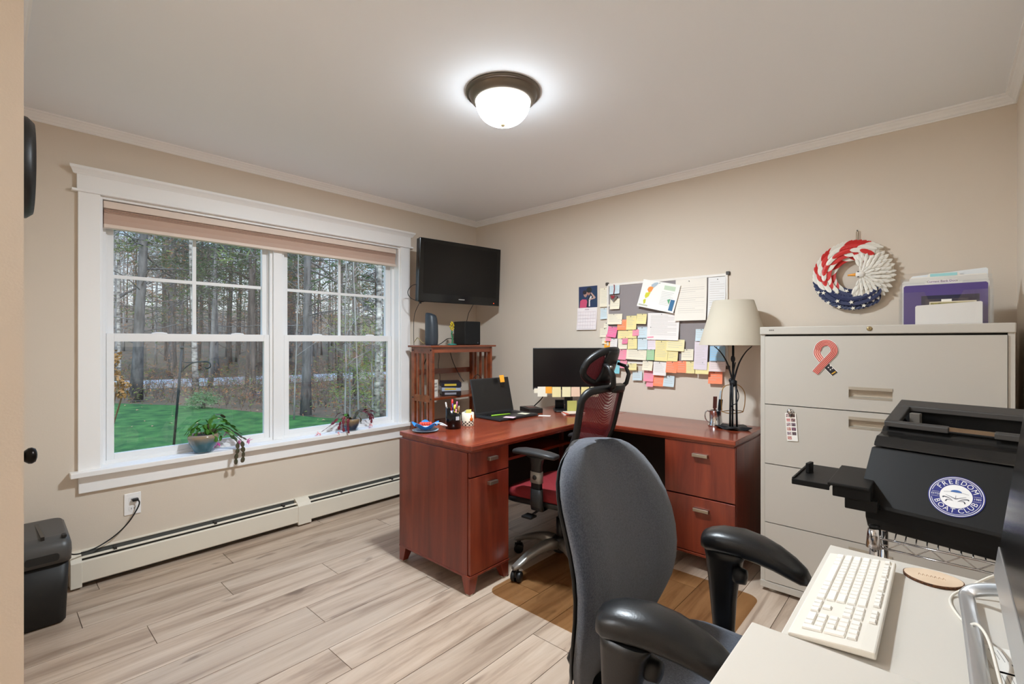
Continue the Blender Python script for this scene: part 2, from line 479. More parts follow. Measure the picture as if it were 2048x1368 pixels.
def window_unit(name, y0, y1):
    win = thing(name, None, None, (W - .08, (y0 + y1) / 2, .6)); struct(win)
    fz0, fz1, zm = .600, 2.056, 1.306
    f = MB()
    for (a, b, c, d) in ((y0 - .004, y0 + .022, fz0 - .012, fz1), (y1 - .022, y1 + .004, fz0 - .012, fz1), (y0 + .022, y1 - .022, fz0 - .012, fz0 + .02), (y0 + .022, y1 - .022, fz1 - .02, fz1)):
        f.box(W - .135, a, c, W - .066, b, d)
    f.box(W - .098, y0 + .022, fz0, W - .094, y0 + .030, fz1); f.box(W - .098, y1 - .030, fz0, W - .094, y1 - .022, fz1)
    f.build('window_frame', VINYL, win, bevel=.001)
    def sash(nm, xb, xf, z0, z1, sb, stp, ss):
        s_ = MB(); a, b = y0 + .024, y1 - .024
        s_.box(xb, a, z0, xf, a + ss, z1); s_.box(xb, b - ss, z0, xf, b, z1)
        s_.box(xb, a + ss, z0, xf, b - ss, z0 + sb); s_.box(xb, a + ss, z1 - stp, xf, b - ss, z1)
        o = s_.build(nm, VINYL, win, bevel=.0015)
        xm = (xb + xf) / 2 - .006
        p = MB(); p.box(xm - .002, a + ss - .004, z0 + sb - .004, xm + .002, b - ss + .004, z1 - stp + .004); p.build('pane', GLASS, o)
        return o, a + ss, b - ss, xm
    sash('lower_sash', W - .096, W - .070, fz0 + .018, zm + .022, .034, .046, .034)
    o, a, b, xm = sash('upper_sash', W - .130, W - .100, zm - .022, fz1 - .018, .044, .03, .036)
    g = MB(); c = (a + b) / 2; g.box(xm - .004, c - .010, zm + .02, xm + .004, c + .010, fz1 - .04); g.build('muntin', VINYL, o)
    g = MB(); g.box(xm - .0042, a, 1.652 - .010, xm + .0042, b, 1.652 + .010); g.build('muntin', VINYL, o)
    for yy in (y0 + .27, y1 - .22):
        lk = MB(); lk.lathe([(.001, 0), (.034, 0), (.030, .006), (.012, .010), (.001, .010)], 20, (W - .083, yy, zm + .022), sx=.35, sy=1.2); lk.build('latch', VINYL, win)
    return win
window_unit('window_1', oy0 + .012, 1.346)
window_unit('window_2', 1.398, oy1 - .012)

sh = thing('cellular_shade', 'tan cellular shade drawn up under the window head', 'window shade', (W - .025, 1.38, 1.9))
SHF = M('shade_fabric', (196, 168, 152), .8); SHR = M('shade_rail', (226, 208, 194), .5)
y0, y1 = oy0 + .016, oy1 - .03
MB().box(W - .062, y0, 2.012, W - .006, y1, 2.052).build('headrail', SHR, sh, bevel=.004)
for i in range(4):
    z = 2.009 - i * .006
    q = MB(); q.loft([[(W - .055, yy, z), (W - .012, yy, z), (W - .008, yy, z - .003), (W - .012, yy, z - .0055), (W - .055, yy, z - .0055)] for yy in (y0 + .003, y1 - .003)], True, True, False); q.build('cell', SHF, sh)
q = MB(); q.loft([[(W - .052, yy, 1.985), (W - .012, yy, 1.985), (W - .020, yy, 1.955), (W - .014, yy, 1.925), (W - .052, yy, 1.925)] for yy in (y0 + .003, y1 - .003)], True, True, False); q.build('cell', SHF, sh)
MB().box(W - .056, y0 + .001, 1.906, W - .008, y1 - .001, 1.926).build('bottom_rail', SHR, sh, bevel=.003)

# ------------------------------------------------------------------ baseboard heater
HT = M('heater_enamel', (226, 219, 204), .45)
h = thing('baseboard_heater', 'long cream hot water baseboard heater under the window', 'heater', (W + .04, 1.7, 0))
ya, yz = .295, 3.15
MB().box(W + .001, ya, .012, W + .006, yz, .178).build('back_panel', HT, h)
for a, b in ((.338, 1.457), (1.545, yz)):
    q = MB(); q.loft([[(W + .078, yy, .030), (W + .081, yy, .034), (W + .081, yy, .138), (W + .074, yy, .143), (W + .066, yy, .143), (W + .066, yy, .138), (W + .072, yy, .136), (W + .076, yy, .130), (W + .076, yy, .034)] for yy in (a, b)], True, True, False); q.build('front_cover', HT, h)
    q = MB(); q.loft([[(W + .046, yy, .158), (W + .062, yy, .152), (W + .066, yy, .155), (W + .050, yy, .161)] for yy in (a, b)], True, True, False); q.build('damper', HT, h)
    q = MB(); q.loft([[(W + .001, yy, .180), (W + .016, yy, .177), (W + .016, yy, .172), (W + .001, yy, .175)] for yy in (a, b)], True, True, False); q.build('top_lip', HT, h)
q = MB(); q.box(W + .006, .34, .02, W + .064, yz, .140); q.build('fin_element', M('fin_metal', (74, 72, 68), .7), h)
MB().box(W + .006, .34, .12, W + .011, yz, .1725).build('slot_shade_liner', M('heater_slot_shade', (92, 92, 88), .6), h)  # dark grey strip put in to stand for shade inside the heater slot
for yy in (.47, .95, 1.36, 1.78, 2.22):
    MB().box(W + .028, yy, .148, W + .062, yy + .014, .170).build('bracket', M('heater_bracket', (44, 42, 40), .6), h)
def cap(nm, a, b):
    q = MB(); q.loft([[(W + .001, yy, .012), (W + .084, yy, .012), (W + .085, yy, .140), (W + .066, yy, .160), (W + .030, yy, .181), (W + .001, yy, .182)] for yy in (a, b)], True, True, False); q.build(nm, HT, h, bevel=.002)
cap('end_cap', ya, .340); cap('joint_cover', 1.455, 1.547)

# ------------------------------------------------------------------ outlet, plug and cord
o = thing('wall_outlet', 'white wall outlet plate under the window with a black plug', 'outlet', (W, .56, .31))
MB().box(W, .522, .310, W + .006, .598, .431).build('plate', TRIM, o, bevel=.003)
for z in (.345, .396):
    q = MB(); q.T = T(W + .006, .56, z) @ RY(90); q.prism(rrect(-.015, -.017, .015, .017, .008), 0, .002); f = q.build('socket', VINYL, o)
    q = MB(); q.box(W + .008, .553, z - .004, W + .0086, .555, z + .005); q.box(W + .008, .565, z - .004, W + .0086, .567, z + .005); q.build('slot', BLACK, f)
pc = thing('shredder_cord', 'thin black power cord plugged into the outlet and drooping to the shredder', 'cord', (W + .03, .45, .2))
q = MB(); q.box(W + .008, .556, .386, W + .030, .584, .402); q.build('plug', BLACK, pc, bevel=.004)
q = MB(); q.tube(smoothpath([(W + .028, .580, .394), (W + .036, .585, .375), (W + .03, .572, .335), (W + .03, .535, .275), (W + .035, .48, .225), (W + .05, .41, .192), (W + .075, .345, .186), (W + .10, .30, .20), (W + .125, .272, .235)], 7), .0035, 8); q.build('cable', CORD, pc)

# ------------------------------------------------------------------ paper shredder
s = thing('paper_shredder', 'black paper shredder bin with a grey top against the left wall', 'shredder', (-3.1, .18, 0))
SB = M('shredder_black', (24, 23, 22), .5, bump=(300, .05)); SG = M('shredder_grey', (72, 70, 68), .4)
q = MB(); rings = []
for z, e in ((0.004, 0), (.012, .006), (.29, .022)):
    rings.append([(x, y, z) for x, y in rrect(-3.24 - e * .3, .088, -2.99 + e * 2.0, .250 + e * .5, .03)])
q.loft(rings, True, True, True); q.build('bin', SB, s)
q = MB(); rings = []
for z, e in ((.292, .026), (.335, .030), (.365, .028), (.392, .016), (.402, -.006)):
    rings.append([(x, y, z + (.012 if x < -3.1 else 0) * (z > .36)) for x, y in rrect(-3.25, .082, -2.985 + e * 1.9, .256 + e * .45, .034)])
q.loft(rings, True, True, True); hd_ = q.build('head', SG, s)
q = MB(); q.T = T(-3.085, .17, .4085) @ RZ(2); q.box(-.115, -.006, -.012, .115, .006, .0045); q.build('slot', BLACKG, hd_)
q = MB(); q.box(-2.985, .236, .396, -2.955, .252, .408); q.build('switch', BLACK, hd_, bevel=.002)
q = MB(); q.T = T(-2.929, .17, .325) @ RY(90); q.prism(rrect(-.016, -.055, .016, .055, .012), 0, .004); q.build('pull_grip', SB, hd_)

# ------------------------------------------------------------------ ceiling lamp
def ceiling_lamp(x, y, r, label, strength):
    L = thing('ceiling_lamp', label, 'ceiling light', (x, y, ZC - .16))
    PEW = M('pewter', (112, 102, 90), .38, .7)
    q = MB(); k = r / .173
    q.lathe([(.001, ZC), (.173 * k, ZC), (.173 * k, ZC - .010), (.166 * k, ZC - .014), (.160 * k, ZC - .013), (.157 * k, ZC - .018), (.150 * k, ZC - .034), (.138 * k, ZC - .044), (.130 * k, ZC - .048), (.124 * k, ZC - .046), (.120 * k, ZC - .03), (.001, ZC - .03)], 56, (x, y, 0)); q.build('trim_ring', PEW, L)
    dm = bpy.data.materials.new('lit_glass'); dm.use_nodes = True; n_ = dm.node_tree.nodes; l_ = dm.node_tree.links; n_.clear()
    o_ = n_.new('ShaderNodeOutputMaterial'); mx_ = n_.new('ShaderNodeMixShader'); t_ = n_.new('ShaderNodeBsdfTransparent'); e_ = n_.new('ShaderNodeEmission')
    e_.inputs[0].default_value = LIGHT_TINT + (1,); e_.inputs[1].default_value = strength * 2; mx_.inputs[0].default_value = .5
    l_.new(t_.outputs[0], mx_.inputs[1]); l_.new(e_.outputs[0], mx_.inputs[2]); l_.new(mx_.outputs[0], o_.inputs[0])
    bulb = bpy.data.lights.new('bulbs', 'AREA'); bulb.shape = 'DISK'; bulb.size = .20; bulb.energy = LAMP_WATTS; bulb.color = LIGHT_TINT
    bo = bpy.data.objects.new('bulbs', bulb); COL.objects.link(bo); bo.parent = L; bo.location = (0, 0, .16 - .046)
    q = MB(); pr = [(.127 * k, ZC - .040)]
    for i in range(1, 13):
        a = R(90 * i / 12); pr.append((max(.001, .127 * k * math.cos(a) ** .8), ZC - .040 - .108 * k * math.sin(a)))
    q.lathe(pr, 48, (x, y, 0)); q.build('glass_dome', dm, L)
    q = MB(); zb = ZC - .040 - .108 * k; q.lathe([(.001, zb + .002), (.012, zb + .001), (.012, zb - .004), (.006, zb - .010), (.001, zb - .011)], 20, (x, y, 0)); q.build('finial', M('finial_tan', (200, 186, 150), .4, .4), L)
    return L
ceiling_lamp(-1.52, 1.616, .173, 'flush ceiling light with a pewter ring and glowing glass dome', LAMP_STRENGTH)
hp0 = thing('hall_fill_panel', 'added unseen fill light panel on the hall ceiling behind the doorway', 'ceiling light', (-2.2, -.95, ZC - .03))  # made-up glowing panel, added to brighten the room through the doorway
MB().box(-2.52, -1.54, ZC - .030, -1.88, -.36, ZC).build('panel_frame', TRIM, hp0)
MB().box(-2.49, -1.51, ZC - .033, -1.91, -.39, ZC - .030).build('fill_surface', M('fill_glow', (255, 252, 246), .5, emit=((238, 246, 255), HALL_FILL_STRENGTH)), hp0)
# ------------------------------------------------------------------ L-shaped cherry desk
ZT = .757
dk = thing('corner_desk', 'cherry L-shaped desk with two drawer pedestals in the far corner', 'desk', (-1.9, 2.6, 0))
XA0, XA1, YA0 = -2.372, -1.752, 1.635
YB0 = 2.655; XB1 = -.818
q = MB(); q.box(XA0, YA0, ZT - .026, XA1, YB - .012, ZT); q.build('desk_top', CHERRY_Y, dk, bevel=.004)
q = MB(); q.box(XA1 + .0005, YB0, ZT - .026, XB1, YB - .012, ZT); q.build('desk_top', CHERRY_X, dk, bevel=.004)
q = MB(); q.box(XA0 + .012, YA0 + .012, ZT - .040, XA1 - .018, YB - .02, ZT - .026); q.box(XA1 - .03, YB0 + .018, ZT - .040, XB1 - .012, YB - .02, ZT - .026); q.build('top_rail', CHERRY_X, dk)
def foot(x, y, sx, sy, h=.091):
    q = MB(); a = .062
    q.frustum((min(x, x + sx * .036), min(y, y + sy * .036), max(x, x + sx * .036), max(y, y + sy * .036), 0.006), (min(x, x + sx * a), min(y, y + sy * a), max(x, x + sx * a), max(y, y + sy * a), h))
    q.build('foot', CHERRY_V, dk, bevel=.002)
    g = MB(); g.lathe([(.001, 0), (.018, 0), (.018, .006), (.001, .006)], 12, (x + sx * .018, y + sy * .018, 0)); g.build('felt_pad', M('felt', (205, 198, 186), .9), dk)
def drawer(face, handle_c, ax, nm='drawer', hl=.062):
    """face box; ax: 'x' faces +X, 'y' faces -Y"""
    o = MB().box(*face).build(nm, CHERRY_V, dk, bevel=.002)
    hx, hy, hz = handle_c; q = MB()
    if ax == 'x':
        q.box(hx, hy - hl / 2, hz - .009, hx + .022, hy + hl / 2, hz + .009)
    else:
        q.box(hx - hl / 2, hy - .022, hz - .009, hx + hl / 2, hy, hz + .009)
    q.build('handle', NICKEL, o, bevel=.0015)
# left pedestal: end panel faces the room, drawers face +X
PX, PY = -1.785, 1.925
q = MB(); q.box(XA0, YA0, .092, PX - .002, YA0 + .022, ZT - .040); q.build('end_panel', CHERRY_V, dk, bevel=.0015)
q = MB(); q.box(XA0, PY - .020, .092, PX - .002, PY, ZT - .040); q.build('end_panel', CHERRY_V, dk)
q = MB(); q.box(XA0 + .002, YA0 + .022, .092, XA0 + .014, PY - .02, ZT - .04); q.box(XA0, YA0 - .002, .086, PX + .020, PY + .002, .098); q.build('pedestal_base', CHERRY_V, dk, bevel=.002)
q = MB(); q.box(XA0 + .02, YA0 + .03, .10, PX - .01, PY - .03, ZT - .06); q.build('pedestal_core', DARK, dk)
drawer((PX, YA0 + .004, .596, PX + .018, PY - .002, .718), (PX + .018, 1.79, .672), 'x')
drawer((PX, YA0 + .004, .102, PX + .018, PY - .002, .590), (PX + .018, 1.79, .545), 'x', 'door')
for (x, y, sx, sy) in ((XA0, YA0, 1, 1), (PX + .016, YA0, -1, 1), (PX + .016, PY, -1, -1), (XA0, PY, 1, -1)): foot(x, y, sx, sy)
# right pedestal: drawers face -Y
PRX0, PRX1, PRY = -1.215, -.822, 2.672
q = MB(); q.box(PRX1 - .022, PRY + .016, .092, PRX1, YB - .02, ZT - .040); q.build('end_panel', CHERRY_V, dk, bevel=.0015)
q = MB(); q.box(PRX0, PRY + .016, .092, PRX0 + .020, YB - .02, ZT - .040); q.build('end_panel', CHERRY_V, dk)
q = MB(); q.box(PRX0, PRY - .004, .086, PRX1, YB - .02, .100); q.build('pedestal_base', CHERRY_X, dk, bevel=.002)
q = MB(); q.box(PRX0 + .02, PRY + .03, .10, PRX1 - .025, YB - .05, ZT - .06); q.build('pedestal_core', DARK, dk)
drawer((PRX0 + .002, PRY - .002, .418, PRX1 - .002, PRY + .016, .716), (-1.005, PRY - .002, .650), 'y', hl=.085)
drawer((PRX0 + .002, PRY - .002, .104, PRX1 - .002, PRY + .016, .411), (-1.000, PRY - .002, .347), 'y', hl=.085)
for (x, y, sx, sy) in ((PRX0, PRY, 1, 1), (PRX1, PRY, -1, 1), (PRX1, YB - .02, -1, -1), (PRX0, YB - .02, 1, -1)): foot(x, y, sx, sy)
# corner: back panels, leg and the shelf under the long wing
q = MB(); q.box(XA0 + .02, PY, .22, XA0 + .036, YB - .03, ZT - .04); q.build('modesty_panel', M('panel_painted_shade', (40, 24, 18), .6), dk)  # near-black colour stands in for the deep shade under the desk
q = MB(); q.box(XA0 + .036, YB - .045, .16, PRX0, YB - .03, ZT - .04); q.build('modesty_panel', M('panel_painted_shade', (40, 24, 18), .6), dk)
q = MB(); q.box(XA0 + .04, PY, .60, XA1 - .10, 2.62, .616); q.build('keyboard_shelf', CHERRY_Y, dk, bevel=.002)
q = MB(); q.box(XA0 + .02, YB - .075, 0, XA0 + .065, YB - .03, ZT - .04); q.build('corner_leg', CHERRY_V, dk)
for sx_ in (-.93, -.855): pass
q = MB(); q.T = T(PRX1, 2.76, ZT - .013) @ RY(90); q.lathe([(.001, 0), (.007, 0), (.006, .002), (.001, .002)], 12); q.T = T(PRX1, 3.02, ZT - .013) @ RY(90); q.lathe([(.001, 0), (.007, 0), (.006, .002), (.001, .002)], 12); q.build('screw_cap', M('screw_cap', (150, 84, 56), .4), dk)

# ------------------------------------------------------------------ mission bookcase by the corner
bx0, bx1, by0, by1, bz = -3.29, -3.012, 2.385, 3.06, 1.250
bk = thing('bookcase', 'mission style cherry bookcase with slatted sides in the corner', 'bookcase', ((bx0 + bx1) / 2, (by0 + by1) / 2, 0))
SW = SHELFW
q = MB(); q.box(bx0 - .012, by0 - .028, bz - .016, bx1 + .022, by1 + .028, bz); q.build('shelf_top', SW, bk, bevel=.003)
for y_, sg in ((by0, 1), (by1, -1)):
    ya, yb = (y_, y_ + .022) if sg > 0 else (y_ - .022, y_)
    for xa, xb in ((bx0, bx0 + .042), (bx1 - .042, bx1)):
        MB().box(xa, ya, 0, xb, yb, bz - .016).build('post', SW, bk, bevel=.002)
    for za, zb in ((bz - .066, bz - .016), (.792, .846), (.36, .41), (.10, .15)):
        MB().box(bx0 + .042, ya + .002, za, bx1 - .042, yb - .002, zb).build('side_rail', SW, bk)
    n = 3
    for i in range(n):
        c = bx0 + .042 + (bx1 - bx0 - .084) * (i + .5) / n
        for za, zb in ((.846, bz - .066), (.41, .792)):
            MB().box(c - .011, ya + .005, za, c + .011, yb - .005, zb).build('slat', SW, bk)
    if sg > 0:
        for z in (bz - .04, .82):
            for xx in (bx0 + .021, bx1 - .021):
                q = MB(); q.T = T(xx, y_, z) @ RX(90); q.lathe([(.001, -.001), (.007, -.001), (.006, .0025), (.001, .003)], 12); q.build('screw', M('dark_screw', (40, 36, 36), .4, .6), bk)
q = MB(); q.box(bx1 - .022, by0 + .022, bz - .060, bx1 - .004, by1 - .022, bz - .016); q.build('apron', SW, bk)
for z in (.810, .37): 
    q = MB(); q.box(bx0 + .004, by0 + .022, z, bx1 - .004, by1 - .022, z + .020); q.build('shelf', SW, bk, bevel=.002)
    q = MB(); q.box(bx0 + .004, by0 + .022, z + .19, bx0 + .018, by1 - .022, z + .235); q.build('back_rail', SW, bk)

# ------------------------------------------------------------------ lateral file cabinet
CB = M('cabinet_putty', (190, 184, 174), .45, bump=(400, .02)); CG = M('cabinet_gap', (60, 56, 50), .8)
cx0, cx1, cy0, cy1, cz = -.709, .204, 2.698, 3.155, 1.357
cb = thing('file_cabinet', 'tall putty coloured four drawer lateral file cabinet', 'cabinet', ((cx0 + cx1) / 2, (cy0 + cy1) / 2, 0))
q = MB(); q.box(cx0, cy0 + .006, .022, cx0 + .020, cy1, 1.318); q.box(cx1 - .020, cy0 + .006, .022, cx1, cy1, 1.318); q.box(cx0, cy0 + .02, .02, cx1, cy1, .05); q.box(cx0 + .02, cy1 - .02, .05, cx1 - .02, cy1, 1.318); q.build('body', CB, cb, bevel=.001)
q = MB(); q.box(cx0 + .02, cy0 + .03, .05, cx1 - .02, cy1 - .02, 1.318); q.build('inner_shell', CG, cb)
q = MB(); q.box(cx0 - .002, cy0 - .002, 1.318, cx1 + .002, cy1 + .002, cz); q.build('top_cap', CB, cb, bevel=.004)
q = MB(); q.box(cx0, cy0, .018, cx1, cy0 + .03, .052); q.build('toe_rail', CB, cb, bevel=.002)
for i, (za, zb) in enumerate(((.9635, 1.309), (.6590, .9590), (.3585, .6545), (.0565, .3540))):
    d = MB(); hc0, hc1 = -.332, -.172; hz0, hz1 = ((za + .060, za + .106) if i == 0 else (zb - .074, zb - .028))
    x0, x1 = cx0 + .022, cx1 - .022
    d.box(x0, cy0, za, hc0, cy0 + .02, zb); d.box(hc1, cy0, za, x1, cy0 + .02, zb); d.box(hc0, cy0, za, hc1, cy0 + .02, hz0); d.box(hc0, cy0, hz1, hc1, cy0 + .02, zb)
    dr = d.build('drawer', CB, cb)
    g = MB(); g.loft([[(xx, cy0 - .0015, hz0 - .004), (xx, cy0 - .0015, hz0), (xx, cy0 + .016, hz0 + .006), (xx, cy0 + .019, hz0 + .02), (xx, cy0 + .019, hz1 - .008), (xx, cy0 + .004, hz1 - .006), (xx, cy0 - .003, hz1 - .010), (xx, cy0 - .003, hz1 + .004), (xx, cy0 + .0195, hz1 + .004), (xx, cy0 + .0195, hz0 - .004)] for xx in (hc0, hc1)], True, True, False)
    g.build('recessed_pull', M('pull_metal', (178, 168, 152), .35, .35), dr)
q = MB(); q.T = T(-.254, cy0 - .002, 1.341) @ RX(90); q.lathe([(.001, 0), (.011, 0), (.010, .003), (.006, .004), (.001, .004)], 18); q.m = 1; q.box(-.001, -.004, .004, .001, .004, .0046); q.build('lock', [M('brass', (170, 150, 110), .35, .8), BLACK], cb)
q = MB(); q.box(-.668, cy0 - .0028, 1.3365, -.644, cy0 - .002, 1.3435); q.m = 1
for i in range(3): q.box(-.6665 + i * .0078, cy0 - .0032, 1.3375, -.6605 + i * .0078, cy0 - .0028, 1.3425)
q.build('maker_badge', [M('badge_grey', (180, 174, 166), .4), M('badge_dark', (96, 92, 88), .5)], cb)
for x in (cx0 + .05, cx1 - .05):
    for y in (cy0 + .04, cy1 - .05):
        q = MB(); q.lathe([(.001, 0), (.020, 0), (.020, .008), (.006, .010), (.006, .02), (.001, .02)], 14, (x, y, 0)); q.build('leveller', M('leveller_white', (210, 204, 194), .5), cb)

# ------------------------------------------------------------------ chair mat
q = MB(); q.T = T(-1.745, 1.735, 0.0005)
q.prism(rrect(0, 0, 1.06, .87, .06, 6), 0, .0025); cm = q.build('chair_mat', pane_mat('mat_vinyl', (238, 226, 210), .05))
tag(cm, 'clear tan plastic chair mat on the wood floor under the mesh chair', 'mat')

# ------------------------------------------------------------------ helpers for office chairs
def ring_at(c, ax_a, ax_b, wa, wb, n=20, e=2.6):
    out = []
    for i in range(n):
        t = 2 * math.pi * i / n; ca, sa = math.cos(t), math.sin(t)
        k1 = abs(ca) ** (2 / e) * (1 if ca >= 0 else -1); k2 = abs(sa) ** (2 / e) * (1 if sa >= 0 else -1)
        out.append(tuple(Vector(c) + Vector(ax_a) * (wa * k1) + Vector(ax_b) * (wb * k2)))
    return out
def star_base(parent, angs, r_hub, r_out, m_arm, m_arm2, m_wheel, local=False):
    b = MB(False)
    b.lathe([(.001, .095), (.045, .095), (.052, .110), (.050, .168), (.034, .182), (.001, .182)], 20); b.build('hub', m_arm2, parent)
    for a in angs:
        q = MB(False); q.T = RZ(a)
        sec = []
        for (x, z, w, hh) in ((r_hub, .140, .032, .030), (.10, .148, .031, .026), (.17, .138, .028, .022), (.24, .114, .026, .018), (r_out - .015, .085, .024, .014), (r_out + .014, .076, .014, .010)):
            sec.append(ring_at((x, 0, z), (0, 1, 0), (0, 0, 1), w, hh, 14, 3.2))
        q.loft(sec); leg = q.build('base_leg', m_arm, parent)
        w = MB(False); w.T = RZ(a) @ T(r_out - .01, 0, 0) @ RZ(35)
        for sy in (-1, 1):
            w.T = RZ(a) @ T(r_out - .01, sy * .0, 0) @ RZ(35) @ T(.0, sy * .017, .028) @ RX(90)
            w.lathe([(.001, -.011), (.024, -.011), (.028, -.007), (.028, .007), (.024, .011), (.001, .011)], 18)
        w.T = RZ(a) @ T(r_out - .01, 0, 0); w.lathe([(.001, .035), (.012, .035), (.012, .085), (.001, .085)], 10)
        w.T = RZ(a) @ T(r_out - .01, 0, 0) @ RZ(35); w.box(-.022, -.004, .03, .024, .004, .058)
        w.build('caster', m_wheel, leg)

# ------------------------------------------------------------------ fabric task chair in the foreground (local: faces +x)
FAB = M('chair_fabric', (52, 60, 74), .95, var=(260, (96, 103, 116), .5), bump=(600, .5), sheen=.35, spec=.2)
ARM = M('arm_urethane', (24, 24, 25), .34, bump=(220, .04))
fc = thing('task_chair', 'blue grey fabric task chair with curved black armrests facing the white desks', 'chair', (-.386, 1.164, 0), -1)
def lerp_table(pts, z):
    for (a, wa), (b, wb) in zip(pts[:-1], pts[1:]):
        if z <= b: return wa + (wb - wa) * (z - a) / (b - a)
    return pts[-1][1]
BACK_X = [(.28, -.372), (.34, -.345), (.40, -.315), (.46, -.286), (.52, -.259), (.58, -.239), (.64, -.228), (.70, -.227), (.76, -.237), (.82, -.257), (.88, -.286), (.94, -.318), (1.01, -.356)]
BACK_W = [(.28, .050), (.34, .092), (.40, .137), (.46, .180), (.52, .214), (.58, .236), (.64, .244), (.70, .244), (.76, .244), (.82, .241), (.88, .228), (.92, .209), (.95, .184), (.975, .148), (.99, .113), (1.0, .07), (1.004, .035)]
def bx_(z): return lerp_table(BACK_X, z)      # the S-curve of the backrest
def hw_(z): return lerp_table(BACK_W, z)      # half its width
zs = [.29, .30, .32, .35, .37, .39, .42, .46, .50, .54, .58, .63, .68, .73, .78, .83, .87, .90, .93, .955, .975, .99, 1.0, 1.004]
def back_rings(front, depth, grow):
    rings = []
    for z in zs:
        w = max(.012, hw_(z) + grow); xf = bx_(z) + front; n = 12; r = []
        tk = depth * min(1, .35 + w / .16)
        for i in range(n + 1):
            u = -1 + 2 * i / n
            r.append((xf + .045 * abs(u) ** 2.2 - tk * .62 * max(0, abs(u) - .72) / .28 * 1.0 - .0, w * u, z))
        for i in range(n + 1):
            u = 1 - 2 * i / n
            r.append((xf + .045 * abs(u) ** 2.2 - tk, w * u * .985, z))
        rings.append(r)
    return rings
q = MB(False); q.loft(back_rings(0, .062, 0)); q.build('back_cushion', FAB, fc)
q = MB(False)
rg = back_rings(-.060, .012, .003)
q.loft([[(p[0], p[1], p[2] - .006) for p in r] for r in rg[:-1]]); shl = q.build('back_shell', BLACK, fc)
# seat
q = MB(False)
def seat_ring(z, g, dome=0):
    return [(x * (1 + g), y * (1 + g), z + dome * (1 - (abs(y) / .26) ** 2)) for x, y in rrect(-.23, -.25, .25, .25, .12, 6)]
q.loft([seat_ring(.405, -.10), seat_ring(.41, -.03), seat_ring(.43, 0), seat_ring(.455, 0), seat_ring(.472, -.04), seat_ring(.482, -.16), seat_ring(.486, -.45)]); q.build('seat_cushion', FAB, fc)
q = MB(False); q.loft([seat_ring(.385, -.16), seat_ring(.395, -.06), seat_ring(.412, -.04)]); q.build('seat_pan', BLACK, fc)
q = MB(False); q.cyl((0, 0, .13), (0, 0, .30), .026, 18); q.cyl((0, 0, .30), (0, 0, .37), .019, 18); q.build('gas_lift', BLACK, fc)
q = MB(False); q.box(-.10, -.07, .34, .10, .07, .39); q.build('tilt_mechanism', BLACK, fc, bevel=.01)
q = MB(False); q.loft([ring_at(c, (0, 1, 0), a, .045, .012, 12, 4) for c, a in (((-.05, 0, .355), (0, 0, 1)), ((-.28, 0, .330), (.2, 0, 1)), ((-.39, 0, .335), (.8, 0, .6)), ((-.415, 0, .37), (1, 0, .15)), ((-.385, 0, .45), (1, 0, 0)))]); q.build('back_bracket', BLACK, fc)
def task_arm(sy, toe):
    arm = MB(False)
    # upright
    sec = []
    for (x, y, z, wx, wy) in ((-.07, .235, .392, .030, .016), (-.088, .275, .400, .028, .018), (-.100, .290, .45, .030, .021), (-.102, .292, .53, .036, .025), (-.100, .288, .60, .043, .029), (-.096, .284, .655, .051, .034), (-.092, .282, .680, .060, .037)):
        sec.append(ring_at((x, sy * y, z), (1, 0, 0), (0, 1, 0), wx, wy, 18, 2.8))
    arm.loft(sec); up = arm.build('arm_post', ARM, fc)
    p = MB(False); p.T = T(-.140, sy * .282, .70) @ RZ(toe) @ Matrix.Diagonal((.90, 1.2, 1.12, 1))
    sec = []
    for (x, z, wy, wz, tl) in ((-.020, -.004, .012, .010, 0), (-.014, -.002, .032, .020, 0), (.004, 0, .043, .026, 0), (.04, .006, .048, .029, .02), (.10, .008, .050, .030, -.05), (.155, .001, .048, .029, -.15), (.20, -.010, .044, .026, -.22), (.24, -.025, .039, .022, -.36), (.270, -.039, .031, .017, -.46), (.284, -.047, .018, .010, -.5)):
        sec.append(ring_at((x, 0, z), (0, 1, 0), (math.sin(-tl), 0, math.cos(tl)), wy, wz, 22, 2.5))
    p.loft(sec); pad = p.build('arm_pad', ARM, fc)
    c = MB(False); c.T = T(-.06, sy * .262, .625) @ RY(90); c.lathe([(.001, 0), (.022, 0), (.024, .01), (.020, .03), (.001, .034)], 18); c.build('height_button', BLACK, up)
task_arm(1, 5); task_arm(-1, 15)
star_base(fc, [20, 92, 164, 236, 308], .03, .31, BLACK, BLACK, BLACK)

# ------------------------------------------------------------------ mesh desk chair behind it (local: faces +x; turned to face the long wing)
RED = weave_mat('red_mesh', (122, 26, 44), .62, 330.)
REDS = M('red_seat', (136, 26, 34), .8, var=(300, (104, 18, 26), .5), bump=(500, .3))
SIL = M('silver_plastic', (150, 148, 144), .35, .6)
mc = thing('mesh_chair', 'red mesh desk chair with black frame and headrest inside the corner desk', 'chair', (-1.62, 2.205, 0), 183)
# back: rounded frame leaning backwards; local x backwards is negative
def mback(u, v):
    """u -1..1 across, v 0..1 up"""
    w = .172 + .055 * v - .012 * v * v
    x = -.235 - .055 * v - .030 * v * v + .05 * u * u + .045 * math.exp(-((v - .22) / .2) ** 2)
    return Vector((x, u * w, .545 + .480 * v + (.014 * (1 - u * u) if v > .9 else 0)))
path = []
def corner(u0, v0, u1, v1, n=7):
    return [(u0, v0, u1, v1, i / n) for i in range(n + 1)]
outl = []
for i in range(12): outl.append((-1, .10 + .78 * i / 11))
for i in range(1, 7): a = R(90 * i / 7); outl.append((-1 + .26 * (1 - math.cos(a)), .88 + .12 * math.sin(a)))
for i in range(9): outl.append((-.74 + 1.48 * i / 8, 1.0))
for i in range(6, 0, -1): a = R(90 * i / 7); outl.append((1 - .26 * (1 - math.cos(a)), .88 + .12 * math.sin(a)))
